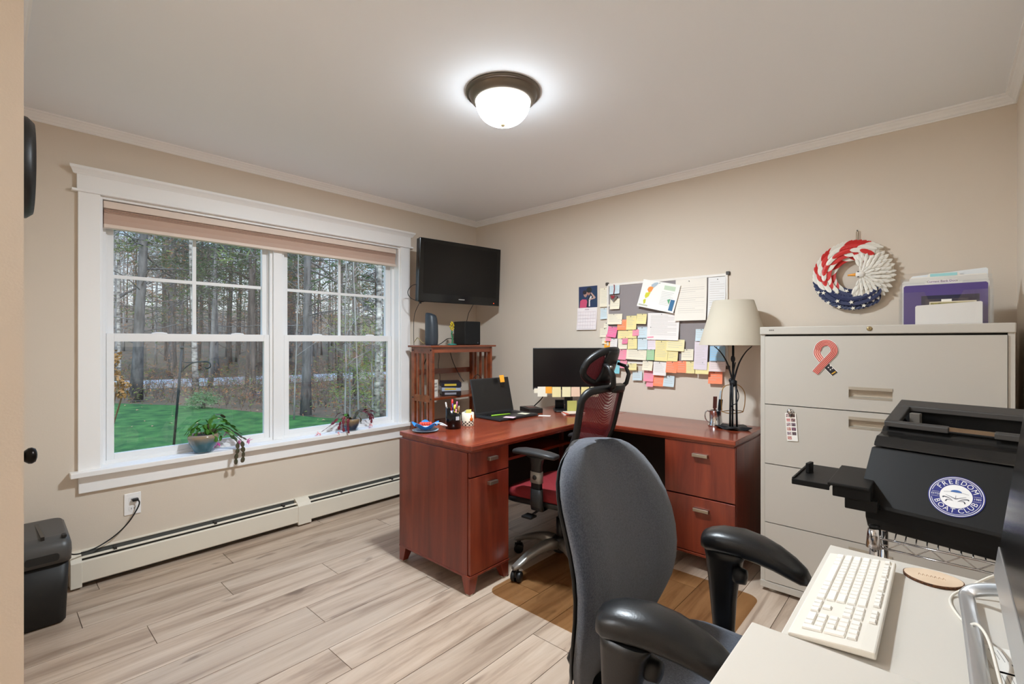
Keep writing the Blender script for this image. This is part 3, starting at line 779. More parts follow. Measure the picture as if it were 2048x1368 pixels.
for i in range(12): outl.append((1, .88 - .78 * i / 11))
for i in range(1, 7): a = R(90 * i / 7); outl.append((1 - .26 * (1 - math.cos(a)), .10 - .10 * math.sin(a)))
for i in range(9): outl.append((.74 - 1.48 * i / 8, 0.0))
for i in range(6, 0, -1): a = R(90 * i / 7); outl.append((-1 + .26 * (1 - math.cos(a)), .10 - .10 * math.sin(a)))
loop = [mback(*p) for p in outl]; nL = len(loop); rings = []
cen = Vector((-.27, 0, .80))
for i in range(nL):
    p = loop[i]; t = (loop[(i + 1) % nL] - loop[i - 1]).normalized(); bx = Vector((1, 0, 0)); nrm = t.cross(bx).normalized(); bn = nrm.cross(t).normalized()
    rings.append(ring_at(p, nrm, bn, .020, .017, 10, 2.6))
rings.append(rings[0]); q = MB(False); q.loft(rings, True, False); q.build('back_frame', BLACK, mc)
q = MB(False); rows = []
for j in range(13):
    v = .0 + 1.0 * j / 12; rows.append([tuple(mback(u * (.985 if .08 < v < .92 else .80), v) + Vector((.004, 0, 0))) for u in [-1 + 2 * i / 12 for i in range(13)]])
q.loft(rows, False, False); q.build('back_mesh', RED, mc)
# headrest
def hrest(u, v, grow=1.):
    return Vector((-.300 - .030 * v + .060 * u * u, u * .150 * grow * (1 - .18 * max(0, v) ** 2 - .10 * max(0, -v) ** 2), 1.148 + v * .088 * grow * (1 - .25 * u ** 4)))
lp = []
for i in range(36):
    a = 2 * math.pi * i / 36; ca, sa = math.cos(a), math.sin(a)
    lp.append(hrest(abs(ca) ** .62 * (1 if ca > 0 else -1), abs(sa) ** .62 * (1 if sa > 0 else -1)))
rings = []
for i in range(36):
    t = (lp[(i + 1) % 36] - lp[i - 1]).normalized(); nrm = t.cross(Vector((1, 0, 0))).normalized(); bn = nrm.cross(t).normalized()
    rings.append(ring_at(lp[i], nrm, bn, .019, .017, 10, 2.4))
rings.append(rings[0]); q = MB(False); q.loft(rings, True, False); hr = q.build('headrest', BLACK, mc)
q = MB(False); rows = [[tuple(hrest(u * (1 - .12 * abs(v) ** 3), v)) for u in [-1 + 2 * i / 12 for i in range(13)]] for v in [-.95 + 1.9 * j / 8 for j in range(9)]]
q.loft(rows, False, False); q.build('headrest_mesh', RED, hr)
q = MB(False); rows = []
for v in [-.98 + 1.96 * j / 8 for j in range(9)]:
    wv = .42 + .30 * max(0, -v) ** 2 + .05 * v
    r_ = [tuple(hrest(u, v) + Vector((-.020, 0, 0))) for u in [wv * (-1 + 2 * i / 8) for i in range(9)]]
    r_ += [tuple(hrest(u, v) + Vector((-.008, 0, 0))) for u in [wv * (1 - 2 * i / 8) for i in range(9)]]
    rows.append(r_)
q.loft(rows); q.build('headrest_spine', BLACK, hr)
for sy in (-1, 1):
    q = MB(False); q.tube([(-.315, sy * .070, 1.165), (-.352, sy * .092, 1.150), (-.372, sy * .090, 1.108), (-.366, sy * .074, 1.062), (-.345, sy * .05, 1.035)] if sy else [], [.012, .015, .016, .016, .018], 10, True, .7); q.build('headrest_arm', BLACK, hr)
    q = MB(False); q.sphere((-.362, sy * .092, 1.150), .011, 10, 6); q.build('pivot', STEEL, hr)
q = MB(False); q.loft([ring_at(c, (0, 1, 0), (1, 0, .2), w, .017, 14, 3) for c, w in (((-.352, 0, 1.020), .060), ((-.355, 0, 1.035), .066), ((-.360, 0, 1.058), .056))]); q.build('headrest_mount', BLACK, mc)
# lumbar/back bracket, seat, lift
q = MB(False); q.loft([ring_at(c, (0, 1, 0), a, w, .014, 12, 3) for c, a, w in (((-.06, 0, .385), (0, 0, 1), .06), ((-.20, 0, .385), (.2, 0, 1), .06), ((-.275, 0, .43), (.8, 0, .5), .055), ((-.295, 0, .53), (1, 0, .1), .05), ((-.262, 0, .60), (1, 0, 0), .045))]); q.build('back_bracket', BLACK, mc)
def mseat(z, g): return [(x * (1 + g), y * (1 + g), z - .03 * max(0, x / .24) ** 2) for x, y in rrect(-.235, -.245, .245, .245, .10, 6)]
q = MB(False); q.loft([mseat(.440, -.03), mseat(.452, 0), mseat(.475, 0), mseat(.490, -.04), mseat(.498, -.2)]); q.build('seat_cushion', REDS, mc)
q = MB(False); q.loft([mseat(.405, -.12), mseat(.418, -.01), mseat(.442, .01), mseat(.444, -.02)]); q.build('seat_pan', BLACK, mc)
q = MB(False); q.box(-.11, -.08, .355, .12, .08, .41); q.build('tilt_mechanism', BLACK, mc, bevel=.01)
q = MB(False); q.tube([(.03, .05, .37), (.03, .16, .365), (.03, .24, .355)], .006, 8); q.box(.0, .235, .350, .06, .29, .360); q.build('tilt_lever', BLACK, mc)
q = MB(False); q.cyl((0, 0, .14), (0, 0, .28), .028, 18); q.cyl((0, 0, .28), (0, 0, .37), .018, 18); q.build('gas_lift', BLACK, mc)
for sy in (-1, 1):
    q = MB(False); sec = []
    for (x, y, z, wx, wy) in ((-.03, .235, .405, .040, .012), (-.03, .268, .402, .038, .014), (-.03, .275, .43, .036, .017), (-.03, .276, .515, .034, .018)): sec.append(ring_at((x, sy * y, z), (1, 0, 0), (0, 1, 0), wx, wy, 16, 3.6))
    q.loft(sec); ap = q.build('arm_post', BLACK, mc)
    q = MB(False); q.loft([ring_at((-.03, sy * .276, z), (1, 0, 0), (0, 1, 0), .034, .019, 16, 4) for z in (.548, .606)]); q.build('arm_sleeve', SIL, ap)
    q = MB(False); q.T = T(-.03, sy * .294, .578) @ RX(-90 if sy > 0 else 90); q.lathe([(.001, 0), (.013, 0), (.012, .004), (.001, .005)], 16); q.build('arm_button', BLACK, ap)
    q = MB(False); q.loft([ring_at((-.03, sy * .276, z), (1, 0, 0), (0, 1, 0), w, .016, 16, 4) for z, w in ((.515, .030), (.64, .031), (.670, .040), (.688, .075))]); q.build('arm_stem', BLACK, ap)
    q = MB(False); sec = []
    for (x, z, w, hh) in ((-.155, .694, .018, .006), (-.150, .696, .034, .012), (-.10, .700, .042, .014), (-.02, .703, .044, .015), (.06, .702, .043, .015), (.105, .697, .036, .013), (.120, .692, .016, .006)): sec.append(ring_at((x, sy * .276, z), (0, 1, 0), (0, 0, 1), w, hh, 16, 3))
    q.loft(sec); q.build('arm_pad', M('arm_pad_grey', (44, 44, 45), .45), mc)
star_base(mc, [a - 183 for a in (255.5, 183.5, 327.5, 39.5, 111.5)], .03, .315, SIL, BLACK, BLACK)
# ------------------------------------------------------------------ television on the corner bracket
tvc = Vector((-3.035, 2.715, 1.853)); 
tv = thing('television', 'black flat screen television hung across the room corner', 'television', tvc, rot=RZ(82.5) @ RX(3))
q = MB(False); q.box(-.405, .012, -.250, .405, .055, .250); q.build('housing', BLACK, tv, bevel=.006)
q = MB(False); q.box(-.410, -.010, -.254, .410, .014, .254); q.build('bezel', BLACKG, tv, bevel=.005)
q = MB(False); q.box(-.368, -.0115, -.185, .368, -.0095, .222); q.build('screen', M('tv_screen', (16, 14, 13), .22, spec=.35), tv)
q = MB(False); q.box(-.030, -.0125, -.222, .030, -.0100, -.215); q.build('maker_badge', M('tv_badge', (190, 190, 190), .3, .7), tv)
q = MB(False); q.sphere((.345, -.011, -.232), .004, 8, 6); q.build('power_light', M('power_led', (190, 60, 30), .4, emit=((255, 80, 30), 1.5)), tv)
q = MB(False); q.box(-.10, .055, -.10, .10, .075, .10); q.tube([(0, .07, 0), (.05, .20, 0), (.0, .30, 0)], .022, 8); q.box(-.06, .285, -.12, .06, .30, .12); q.build('wall_bracket', BLACK, tv)
tc1 = MB(); tc1.tube(smoothpath([(-3.10, 2.34, 1.74), (-3.16, 2.30, 1.73), (-3.20, 2.285, 1.68), (-3.18, 2.30, 1.63), (-3.12, 2.345, 1.60), (-3.10, 2.38, 1.603)], 6), .0028, 6)
tc1.tube(smoothpath([(-3.12, 2.345, 1.60), (-3.17, 2.33, 1.50), (-3.19, 2.335, 1.38), (-3.22, 2.36, 1.252)], 6), .0022, 6); tc1.box(-3.125, 2.34, 1.585, -3.110, 2.352, 1.607)
tag(tc1.build('hanging_cable', CORD), 'thin black cord looping out beside the left edge of the television', 'cord')
tc2 = MB(); tc2.tube(smoothpath([(-2.99, 2.80, 1.375), (-3.02, 2.79, 1.40), (-3.06, 2.80, 1.47), (-3.09, 2.81, 1.468)], 6)[6:], .0024, 6)
tc2 = MB(); tc2.tube([(-3.10, 2.80, 1.472), (-3.08, 2.80, 1.42), (-3.06, 2.805, 1.378)][::-1], .0026, 6) if False else tc2.tube([(-3.12, 2.85, 1.456), (-3.10, 2.855, 1.53), (-3.04, 2.86, 1.61)], .0026, 6)
tag(tc2.build('speaker_cord', CORD), 'short black cord rising from the black box to the television', 'cord')

# ------------------------------------------------------------------ things on the bookcase
ZS = 1.2505
rt = thing('wifi_router', 'tall slate blue router tower on top of the bookcase', 'router', (-3.13, 2.47, ZS))
q = MB(False); rings = []
for z, sx, sy, ox in ((0, .050, .046, 0), (.006, .054, .050, 0), (.06, .056, .053, 0), (.16, .054, .052, 0), (.225, .050, .049, -.004), (.250, .046, .044, -.008)):
    rings.append([(x, y, z + (.018 * (-y) / .05 if z > .2 else 0)) for x, y in [(sx * math.cos(2 * math.pi * i / 28) + ox, sy * math.sin(2 * math.pi * i / 28)) for i in range(28)]])
q.loft(rings); q.build('shell', M('router_slate', (52, 60, 68), .4), rt)
q = MB(False); q.box(.02, -.03, -.0001, .055, .03, .004); q.build('foot_plate', BLACK, rt)
bx = thing('black_box_speaker', 'square black speaker box on top of the bookcase under the television', 'speaker', (-3.13, 2.865, ZS), -4)
q = MB(False); q.box(-.08, -.088, .0, .078, .088, .205); q.build('cabinet', BLACK, bx, bevel=.006)
q = MB(False); q.box(.078, -.082, .008, .081, .082, .198); q.build('grille', M('grille_black', (18, 18, 19), .8, bump=(900, .4)), bx)
q = MB(False); q.sphere((.0815, .055, .018), .003, 8, 6); q.build('indicator', M('tiny_led', (160, 170, 200), .4), bx)
fl = thing('flower_figurine', 'small yellow bloom figurine on a green stem atop the bookcase', 'figurine', (-3.13, 2.69, ZS))
GLS = M('figurine_green', (54, 140, 96), .35); YEL = M('figurine_yellow', (214, 190, 40), .4)
q = MB(False); q.lathe([(.001, 0), (.032, 0), (.036, .006), (.020, .012), (.001, .014)], 14, sx=1., sy=1.25); q.build('base', M('figurine_teal', (60, 150, 140), .3), fl)
q = MB(False); q.tube(smoothpath([(0, 0, .01), (.004, .003, .05), (-.003, -.002, .09), (0, 0, .13)], 5), .005, 8); q.build('stem', GLS, fl)
for i in range(6):
    q = MB(False); q.T = T(0, 0, .03 + .014 * i) @ RZ(i * 140) @ RX(50); q.prism([(0, 0), (.007, .010), (0, .024), (-.007, .010)], 0, .002); q.build('leaf', GLS, fl)
frng = random.Random(5)
for i in range(16):
    q = MB(False); a = i * 2.4; z = .128 + .0045 * i; rr = .016 * math.sin(math.pi * min(1, (i + 2) / 18)); q.sphere((rr * math.cos(a), rr * math.sin(a), z), (.008, .008, .007), 8, 5); q.build('blossom', YEL, fl)
# cords on and behind the bookcase
def cord(label, pts, r=.0026, m=CORD, name='cable'):
    q = MB(); q.tube(smoothpath(pts, 6), r, 6); return tag(q.build(name, m), label, 'cord')
cord('pale cable curving from the router base over the shelf top', [(-3.19, 2.45, ZS + .010), (-3.20, 2.42, ZS + .03), (-3.22, 2.40, ZS + .06), (-3.25, 2.41, ZS + .055), (-3.285, 2.405, ZS + .020)], .003, M('cable_tan', (176, 160, 110), .5))
cord('black cable behind the flower figurine on the bookcase', [(-3.22, 2.80, ZS + .05), (-3.22, 2.72, ZS + .055), (-3.20, 2.64, ZS + .02), (-3.20, 2.60, ZS + .003)], .0032)
cord('black cable slanting down behind the open upper bay', [(-3.30, 2.62, ZS - .05), (-3.31, 2.56, 1.14), (-3.315, 2.52, 1.05)], .004)
cord('thin black cable wandering down behind the bookcase middle', [(-3.31, 2.68, 1.23), (-3.315, 2.70, 1.15), (-3.315, 2.69, 1.06), (-3.315, 2.71, .97), (-3.315, 2.70, .90)], .0022)
cord('black cable falling to the striped case on the middle shelf', [(-3.30, 2.80, 1.23), (-3.28, 2.83, 1.10), (-3.24, 2.87, .98), (-3.20, 2.89, .92)], .0032)
ZM = .8305
def book(name, label, x0, x1, y0, y1, z0, z1, cov, spine_text=None, rz=0):
    c = ((x0 + x1) / 2, (y0 + y1) / 2, z0); b = thing(name, label, 'book', c, rz, 'books stacked on the bookcase')
    hx, hy, t = (x1 - x0) / 2, (y1 - y0) / 2, z1 - z0
    q = MB(False); q.box(-hx, -hy, 0, hx, hy, .0022); q.box(-hx, -hy, t - .0022, hx, hy, t); q.box(-hx, -hy, 0, -hx + .0001, hy, t); q.box(-hx, -hy, 0, hx, -hy + .003, t); q.build('cover', cov, b)
    q = MB(False); q.box(-hx + .004, -hy + .003, .0022, hx - .004, hy - .004, t - .0022); q.build('pages', M('book_pages', (226, 208, 160), .8), b)
    q = MB(False); q.T = T(0, -hy - .0004, t / 2) @ RX(90)
    if spine_text: q.m = 0; q.box(-hx * .7, -t * .22, 0, hx * .5, t * .22, .0004); q.build('spine_print', spine_text, b)
    return b
NV = M('cover_navy', (30, 30, 46), .4); SLV = M('cover_silver', (170, 178, 196), .4); BRN = M('cover_dark_brown', (40, 30, 30), .4); PRT = M('spine_print_pale', (150, 150, 160), .5); PRY = M('spine_print_yellow', (210, 180, 60), .5)
book('book', 'dark brown covered book at the bottom of the stack', -3.215, -3.055, 2.545, 2.80, ZM, ZM + .038, BRN, PRT, 55)
book('book', 'silver covered book in the middle of the stack', -3.215, -3.06, 2.545, 2.79, ZM + .0385, ZM + .072, SLV, PRY, 57)
book('book', 'navy covered book on top of the stack', -3.215, -3.05, 2.545, 2.80, ZM + .0725, ZM + .110, NV, PRY, 54)
sg = thing('word_block', 'small white block sign with thin lettering beside the books', 'sign', (-3.075, 2.453, ZM), 22)
q = MB(False); q.box(-.016, -.034, 0, .016, .034, .138); q.build('block', M('block_white', (236, 230, 220), .7), sg, bevel=.002)
q = MB(False)
for zz, wd in ((.10, .022), (.075, .026), (.045, .028)):
    for k in range(4): q.box(.0162, -wd + k * wd * .52, zz, .0166, -wd + k * wd * .52 + .005, zz + .016)
    q.box(.0162, -wd, zz + .006, .0166, wd * .8, zz + .0085)
q.build('lettering', M('lettering_grey', (120, 112, 108), .8), sg)
cs = thing('striped_case', 'small case with pink knobs and a black strap on the middle shelf', 'case', (-3.08, 2.945, ZM), 60)
q = MB(False); q.box(-.045, -.030, 0, .045, .030, .085); q.build('body', M('case_black', (34, 26, 26), .5), cs, bevel=.006)
q = MB(False)
for i in range(4): q.T = T(-.030 + i * .02, -.0305, .058) @ RZ(0); q.box(-.006, -.001, -.018, .004, 0, .018)
q.build('stripes', M('case_cream', (226, 206, 170), .6), cs)
for sx in (-1, 1):
    q = MB(False); q.sphere((sx * .052, -.006, .055), (.018, .022, .020), 12, 8); q.build('knob', M('case_pink', (206, 84, 96), .5), cs)
q = MB(False); q.tube(smoothpath([(-.045, 0, .08), (-.04, 0, .12), (-.005, 0, .155), (.03, 0, .13), (.045, 0, .08)], 6), .003, 6); q.build('strap', CORD, cs)

# ------------------------------------------------------------------ things on the desk
ZD = ZT + .0003
# blue ruffled bowl on a saucer
sc_ = thing('saucer', 'pale blue saucer under the ruffled bowl at the desk end', 'saucer', (-2.255, 1.735, ZD))
q = MB(False); q.lathe([(.001, 0), (.045, 0), (.075, .008), (.077, .010), (.045, .004), (.001, .003)], 32); q.build('dish', M('saucer_blue', (170, 205, 222), .25), sc_)
bw = thing('ruffled_bowl', 'bright blue ruffled glass bowl near the pen cup', 'bowl', (-2.255, 1.735, ZD + .0105))
q = MB(False); rings = []
for r_, z in ((.012, 0), (.030, .001), (.040, .012), (.058, .026), (.075, .033), (.070, .034), (.052, .027), (.034, .015), (.010, .006)):
    rings.append([(r_ * (1 + .10 * (r_ / .07) * math.cos(5 * t)) * math.cos(t), r_ * (1 + .10 * (r_ / .07) * math.cos(5 * t)) * math.sin(t), z + .010 * (r_ / .07) ** 2 * math.cos(5 * t)) for t in [2 * math.pi * i / 50 for i in range(50)]])
q.loft(rings); q.build('bowl', M('bowl_blue', (46, 128, 206), .12, coat=.5), bw)
q = MB(False); q.tube(smoothpath([(.05, .03, .036), (.085, .045, .040), (.11, .06, .028), (.10, .075, .022), (.07, .05, .030)], 6), .004, 6); q.build('scroll', M('bowl_white', (220, 228, 236), .2), bw)
cd = thing('red_trinket', 'red and white ribbed trinket lying in the blue bowl', 'trinket', (-2.258, 1.738, ZD + .030), 50)
for i in range(5):
    q = MB(False); q.sphere((-.028 + .014 * i, 0, .010), (.010, .017, .014), 12, 8); q.build('rib', M('trinket_red', (214, 70, 52), .35), cd)
q = MB(False); q.box(-.034, -.019, -.004, .034, .019, .002); q.build('tray', M('trinket_white', (236, 226, 220), .4), cd, bevel=.002)
# pen cup, slanted rim
pcx, pcy = -2.205, 1.905
pc_ = thing('pen_cup', 'glossy black pen cup with a slanted rim', 'cup', (pcx, pcy, ZD))
q = MB(False); n = 32; rings = []
def rim(t): return .118 - .022 * math.cos(t - R(45) + math.pi)  - .0
for zf, r_ in ((0, .046), (1, .046), (1, .043), (.05, .043)):
    rings.append([(r_ * math.cos(t), r_ * math.sin(t), (0 if zf == 0 else (.006 if zf == .05 else .108 + .020 * math.cos(t - R(225))))) for t in [2 * math.pi * i / n for i in range(n)]])
q.loft(rings); q.build('cup', BLACKG, pc_)
q = MB(False); q.T = RZ(-8) @ T(.0462, 0, .065) @ RY(90); q.box(-.011, -.012, 0, .011, .012, .0006); q.build('sticker', M('sticker_grey', (190, 196, 200), .5), pc_)
pens = [('red marker standing in the pen cup', (206, 44, 40), -.022, -.010, 12, -6, .165, .006), ('white pen leaning at the left of the pen cup', (226, 224, 220), -.030, -.022, -14, -12, .15, .004), ('yellow highlighter in the pen cup', (226, 214, 60), .008, .012, 5, 6, .135, .008), ('second fatter yellow highlighter in the pen cup', (236, 220, 70), -.006, .020, -3, 9, .132, .009), ('pink pen leaning right in the pen cup', (196, 110, 150), .012, .0, 9, 10, .155, .004), ('black pen in the middle of the pen cup', (30, 30, 34), .020, .010, 12, 2, .150, .004), ('purple pen at the back of the pen cup', (110, 84, 150), -.014, .012, -8, 4, .142, .004), ('silver pen at the right of the pen cup', (170, 168, 164), .026, .016, 10, 12, .128, .004), ('tan pencil at the right rim of the pen cup', (180, 140, 90), .030, .004, 14, 14, .126, .0035)]
for lb, cl, px, py, ax, ay, ln, rr in pens:
    p = thing('pen', lb, 'pen', (pcx + px * .6, pcy + py * .6, ZD + .009), rot=RX(-ax * .5) @ RY(ay * .5)); p['group'] = 'pens in the black cup'
    mm = M('pen_%d_%d_%d' % cl, cl, .35)
    q = MB(False); q.cyl((0, 0, 0), (0, 0, ln * .72), rr, 10); q.build('barrel', mm, p)
    q = MB(False); q.cyl((0, 0, ln * .72), (0, 0, ln), rr * 1.15, 10, rr * .9); q.box(rr, -.001, ln * .75, rr + .003, .001, ln * .97); q.build('cap', mm, p)
# checkered mug
mg = thing('checkered_mug', 'cream mug with a checkered band and orange drawing', 'mug', (-2.20, 2.02, ZD), 0)
q = MB(False); q.lathe([(.001, 0), (.036, 0), (.038, .004), (.038, .082), (.035, .084), (.034, .080), (.034, .008), (.001, .008)], 32); q.build('body', M('mug_cream', (240, 228, 206), .3), mg)
q = MB(False)
for r_ in range(3):
    for i in range(20):
        if (i + r_) % 2 == 0:
            a0, a1 = 2 * math.pi * i / 20, 2 * math.pi * (i + .85) / 20; z0 = .006 + r_ * .0095
            q._add([(.0384 * math.cos(a0), .0384 * math.sin(a0), z0), (.0384 * math.cos(a1), .0384 * math.sin(a1), z0), (.0384 * math.cos(a1), .0384 * math.sin(a1), z0 + .008), (.0384 * math.cos(a0), .0384 * math.sin(a0), z0 + .008)], [(0, 1, 2, 3)])
q.build('checker_band', M('mug_brown', (50, 40, 36), .4), mg)
q = MB(False); q.T = RZ(-8) @ T(.0382, 0, .045) @ RY(90)
q.lathe([(.001, 0), (.012, 0), (.011, .0012), (.001, .0014)], 16); q.box(-.028, -.004, 0, -.008, .003, .0012); q.build('drawing', M('mug_orange', (214, 110, 40), .4), mg)
for k, (cl, dx, dz) in enumerate((((196, 206, 200), -.006, .088), ((226, 216, 120), .006, .094))):
    q = MB(); q.T = T(-2.20 + dx, 2.02, ZD + .0095) @ RZ(70 + 12 * k) @ RX(4)
    q.box(-.020, -.002 + k * .006, 0, .020, .0005 + k * .006, dz - .002)
    tag(q.build('note_pad', M('pad_%d' % k, cl, .8)), ('grey green note pad tucked into the checkered mug', 'yellow note pad standing in the checkered mug')[k], 'note pad')
# laptop
lp_ = thing('laptop', 'open black laptop computer on the long desk wing', 'laptop', (-2.262, 2.445, ZD), 87)
# local x runs along the hinge, local -y is the front edge
q = MB(False); q.box(-.185, -.125, .002, .185, .120, .018); q.build('base', M('laptop_black', (34, 35, 37), .45), lp_, bevel=.004)
q = MB(False); q.T = T(0, .118, .018) @ RX(-14); q.box(-.185, 0, 0, .185, .008, .250); lid = q.build('lid', M('laptop_lid', (40, 41, 43), .5), lp_, bevel=.003)
q = MB(False); q.T = T(0, .118, .018) @ RX(-14); q.box(-.176, -.0006, .012, .176, 0, .242); q.build('screen', M('laptop_screen', (24, 23, 23), .35), lid)
keyme = MB(False).box(-.0072, -.0072, 0, .0072, .0072, .0016).mesh('key', BLACK)
for r_ in range(5):
    for c_ in range(16):
        if r_ == 4 and 4 <= c_ <= 8: continue
        link('key', keyme, lp_, (-.150 + c_ * .0175 + r_ * .003, .085 - r_ * .0175, .018))
q = MB(False); q.box(-.045, -.007, 0.018, .045, .007, .0196); q.T = I4; k_ = q; k_.v = [(x - .032, y + .015, z) for x, y, z in k_.v]; k_.build('space_bar', BLACK, lp_)
q = MB(False); q.box(-.055, -.115, .018, .045, -.055, .0184); q.build('touchpad', M('touchpad', (46, 47, 50), .35), lp_)
def flat(name, label, cat, x, y, z, rz, w, hgt, col, group=None, th=.0006):
    q = MB(); q.T = T(x, y, z) @ RZ(rz); q.box(-w / 2, -hgt / 2, 0, w / 2, hgt / 2, th)
    return tag(q.build(name, col if not isinstance(col, tuple) else M('flat_%d_%d_%d' % col, col, .8)), label, cat, group)
flat('pink_note', 'pink and white paper slip lying on the laptop palm rest', 'note', -2.155, 2.355, ZD + .0186, 20, .075, .055, (232, 196, 206))
flat('cream_note', 'cream paper slip on the right end of the laptop keyboard', 'note', -2.185, 2.535, ZD + .0200, 8, .07, .06, (226, 222, 196))
flat('white_card', 'white card on the desk to the right of the laptop', 'card', -2.095, 2.655, ZD, 30, .085, .05, (232, 228, 224))
q = MB(); q.cyl((-2.27, 2.30, ZD + .0235), (-2.235, 2.44, ZD + .0235), .0042, 10); q.cyl((-2.235, 2.44, ZD + .0235), (-2.233, 2.45, ZD + .0235), .003, 10, .001); tag(q.build('green_pen', M('lime_pen', (150, 206, 50), .4)), 'lime green pen lying across the laptop keys', 'pen')
q = MB(); q.T = T(-2.404, 2.535, ZD + .255) @ RZ(87) @ RX(-14)
q.box(-.022, -.0092, -.030, .022, -.0086, .022); tag(q.build('sticky_note', M('amber_note', (244, 168, 50), .8)), 'amber sticky note stuck on the top edge of the laptop lid', 'sticky note')
q = MB(); q.T = T(-2.285, 2.735, ZD) @ RZ(-25); q.box(-.085, -.055, 0, .085, .055, .034); q.m = 1; q.box(-.05, -.03, .034, .03, .028, .037)
tag(q.build('flat_black_box', [M('flat_box', (30, 27, 26), .5), M('flat_box_top', (96, 60, 52), .4)], bevel=.003), 'low flat black box behind the laptop corner', 'box')

# ------------------------------------------------------------------ monitor across the desk corner
ml, mr = Vector((-2.287, 2.759, 0)), Vector((-1.887, 3.121, 0)); mcn = (ml + mr) / 2; dv = mr - ml; ang = math.degrees(math.atan2(dv.y, dv.x))
mo = thing('desk_monitor', 'black desk monitor with notes along its lower edge', 'monitor', (mcn.x, mcn.y, ZD), ang)
hwid = dv.length / 2
q = MB(False); q.box(-hwid, 0, .163, hwid, .022, .476); q.build('housing', BLACK, mo, bevel=.004)
q = MB(False); q.box(-hwid + .006, -.0012, .184, hwid - .006, 0.0, .470); q.build('screen', M('monitor_screen', (14, 12, 13), .25), mo)
q = MB(False); q.box(-.03, .022, .05, .03, .05, .34); q.box(-.025, .02, 0.004, .025, .045, .18); q.build('neck', BLACK, mo)
q = MB(False); q.rbox(-.11, -.045, .11, .13, 0, .010, .02); q.build('stand_base', BLACK, mo)
q = MB(False); q.box(-hwid + .012, -.0016, .172, -hwid + .035, -.0006, .177); q.build('maker_badge', M('monitor_badge', (120, 120, 124), .4), mo)
mn = [('cream slip at the far left under the desk monitor', (236, 228, 206), -.262, -.205, .138, .172), ('white slip second from the left under the desk monitor', (240, 234, 216), -.235, -.165, .112, .186), ('amber square under the desk monitor', (246, 170, 60), -.176, -.128, .136, .186), ('cream yellow note under the middle of the desk monitor', (238, 226, 170), -.126, -.062, .108, .184), ('pale yellow note right of the cream one under the desk monitor', (240, 230, 186), -.052, .012, .110, .184), ('pink edged note under the desk monitor beside the chair back', (238, 206, 180), .016, .08, .112, .184), ('light yellow note under the right half of the desk monitor', (240, 226, 160), .09, .15, .11, .184), ('cream note at the right end under the desk monitor', (238, 228, 196), .16, .22, .11, .184)]
for k, (lb, cl, a, b, z0, z1) in enumerate(mn):
    q = MB(); q.T = WM[mo.name]; q.box(a, -.0040 - .0006 * (k % 3), z0, b, -.0036 - .0006 * (k % 3), z1)
    tag(q.build('sticky_note', M('mnote_%d' % k, cl, .8)), lb, 'sticky note', 'notes stuck under the desk monitor')
cord('black cable curving down behind the desk monitor to the desk', [(-2.25, 2.87, .90), (-2.29, 2.86, .84), (-2.33, 2.83, .79), (-2.345, 2.82, ZD + .006)], .0045)
q = MB(); q.T = WM[mo.name] @ T(-.06, .11, 0); q.rbox(-.035, -.02, .035, .02, 0, .075, .012); tag(q.build('cable_hub', BLACK), 'small black device under the desk monitor', 'device')
q = MB(); q.T = T(-2.04, 2.88, ZD) @ RZ(46); q.box(-.02, -.018, .017, .05, -.016, .092); tag(q.build('green_card', M('olive_card', (176, 172, 96), .7)), 'olive green card standing on the magazines under the monitor', 'card')
for k, (cl, lb) in enumerate((((232, 222, 214), 'white magazine at the bottom of the small pile under the monitor'), ((206, 84, 58), 'red covered magazine in the small pile under the monitor'), ((230, 214, 196), 'cream magazine on top of the small pile under the monitor'))):
    flat('magazine', lb, 'magazine', -2.00 + .008 * k, 2.865 - .004 * k, ZD + .0055 * k, 46 + 7 * k, .15 - .012 * k, .11, cl, 'magazines under the monitor', .005)

# ------------------------------------------------------------------ table lamp and tumbler
LX, LY = -.945, 3.026
tl = thing('table_lamp', 'wrought iron twig table lamp with a cream empire shade', 'lamp', (LX, LY, ZD))
IRON = M('wrought_iron', (40, 42, 46), .45, .6)
q = MB(False); n = 40; rings = []
for r_, zz, side in ((.012, .010, 0), (.05, .016, 0), (.095, .006, 1), (.098, .002, 1), (.05, .010, 0), (.012, .004, 0)):
    rings.append([(r_ * (1 + .12 * math.cos(5 * t + .5)) * math.cos(t), r_ * .82 * (1 + .12 * math.cos(5 * t + .5)) * math.sin(t), max(.0005, zz + .006 * (1 + math.cos(5 * t)) * (r_ / .09) ** 2)) for t in [2 * math.pi * i / n for i in range(n)]])
q.loft(rings); q.build('leaf_base', IRON, tl)
q = MB(False)
for px, py in ((-.018, 0), (.020, .004), (.0, -.012)): q.tube([(px, py, .010), (px * .9, py, .15), (px * .75, py, .29)], .0058, 8)
q.tube([(0, 0, .28), (0, 0, .42), (0, 0, .52)], .007, 8); q.build('stem', IRON, tl)
wv = (RZ(42) @ Vector((1, 0, 0)))
for s_ in (-1, 1):
    q = MB(False); pts = [(0, 0, .27), (s_ * .012, 0, .32), (s_ * .038, 0, .40), (s_ * .075, 0, .46), (s_ * .112, 0, .495)]
    q.T = RZ(42); q.tube(smoothpath(pts, 5), [.008 - .00022 * i for i in range(21)], 8, True, .7); q.build('twig', IRON, tl)
q = MB(False); q.sphere((0, 0, .275), (.021, .019, .024), 14, 8); q.sphere((.0, -.004, .42), (.013, .010, .022), 12, 8); q.sphere((-.012, -.006, .29), (.012, .010, .014), 10, 6); q.build('knot', IRON, tl)
q = MB(False); q.T = RZ(42); q.tube(smoothpath([(-.060, .02, .10), (-.062, .02, .18), (-.050, .02, .245), (-.012, .02, .262), (.045, .02, .258), (.078, .02, .215), (.080, .02, .15), (.070, .02, .102)], 6), .0024, 6)
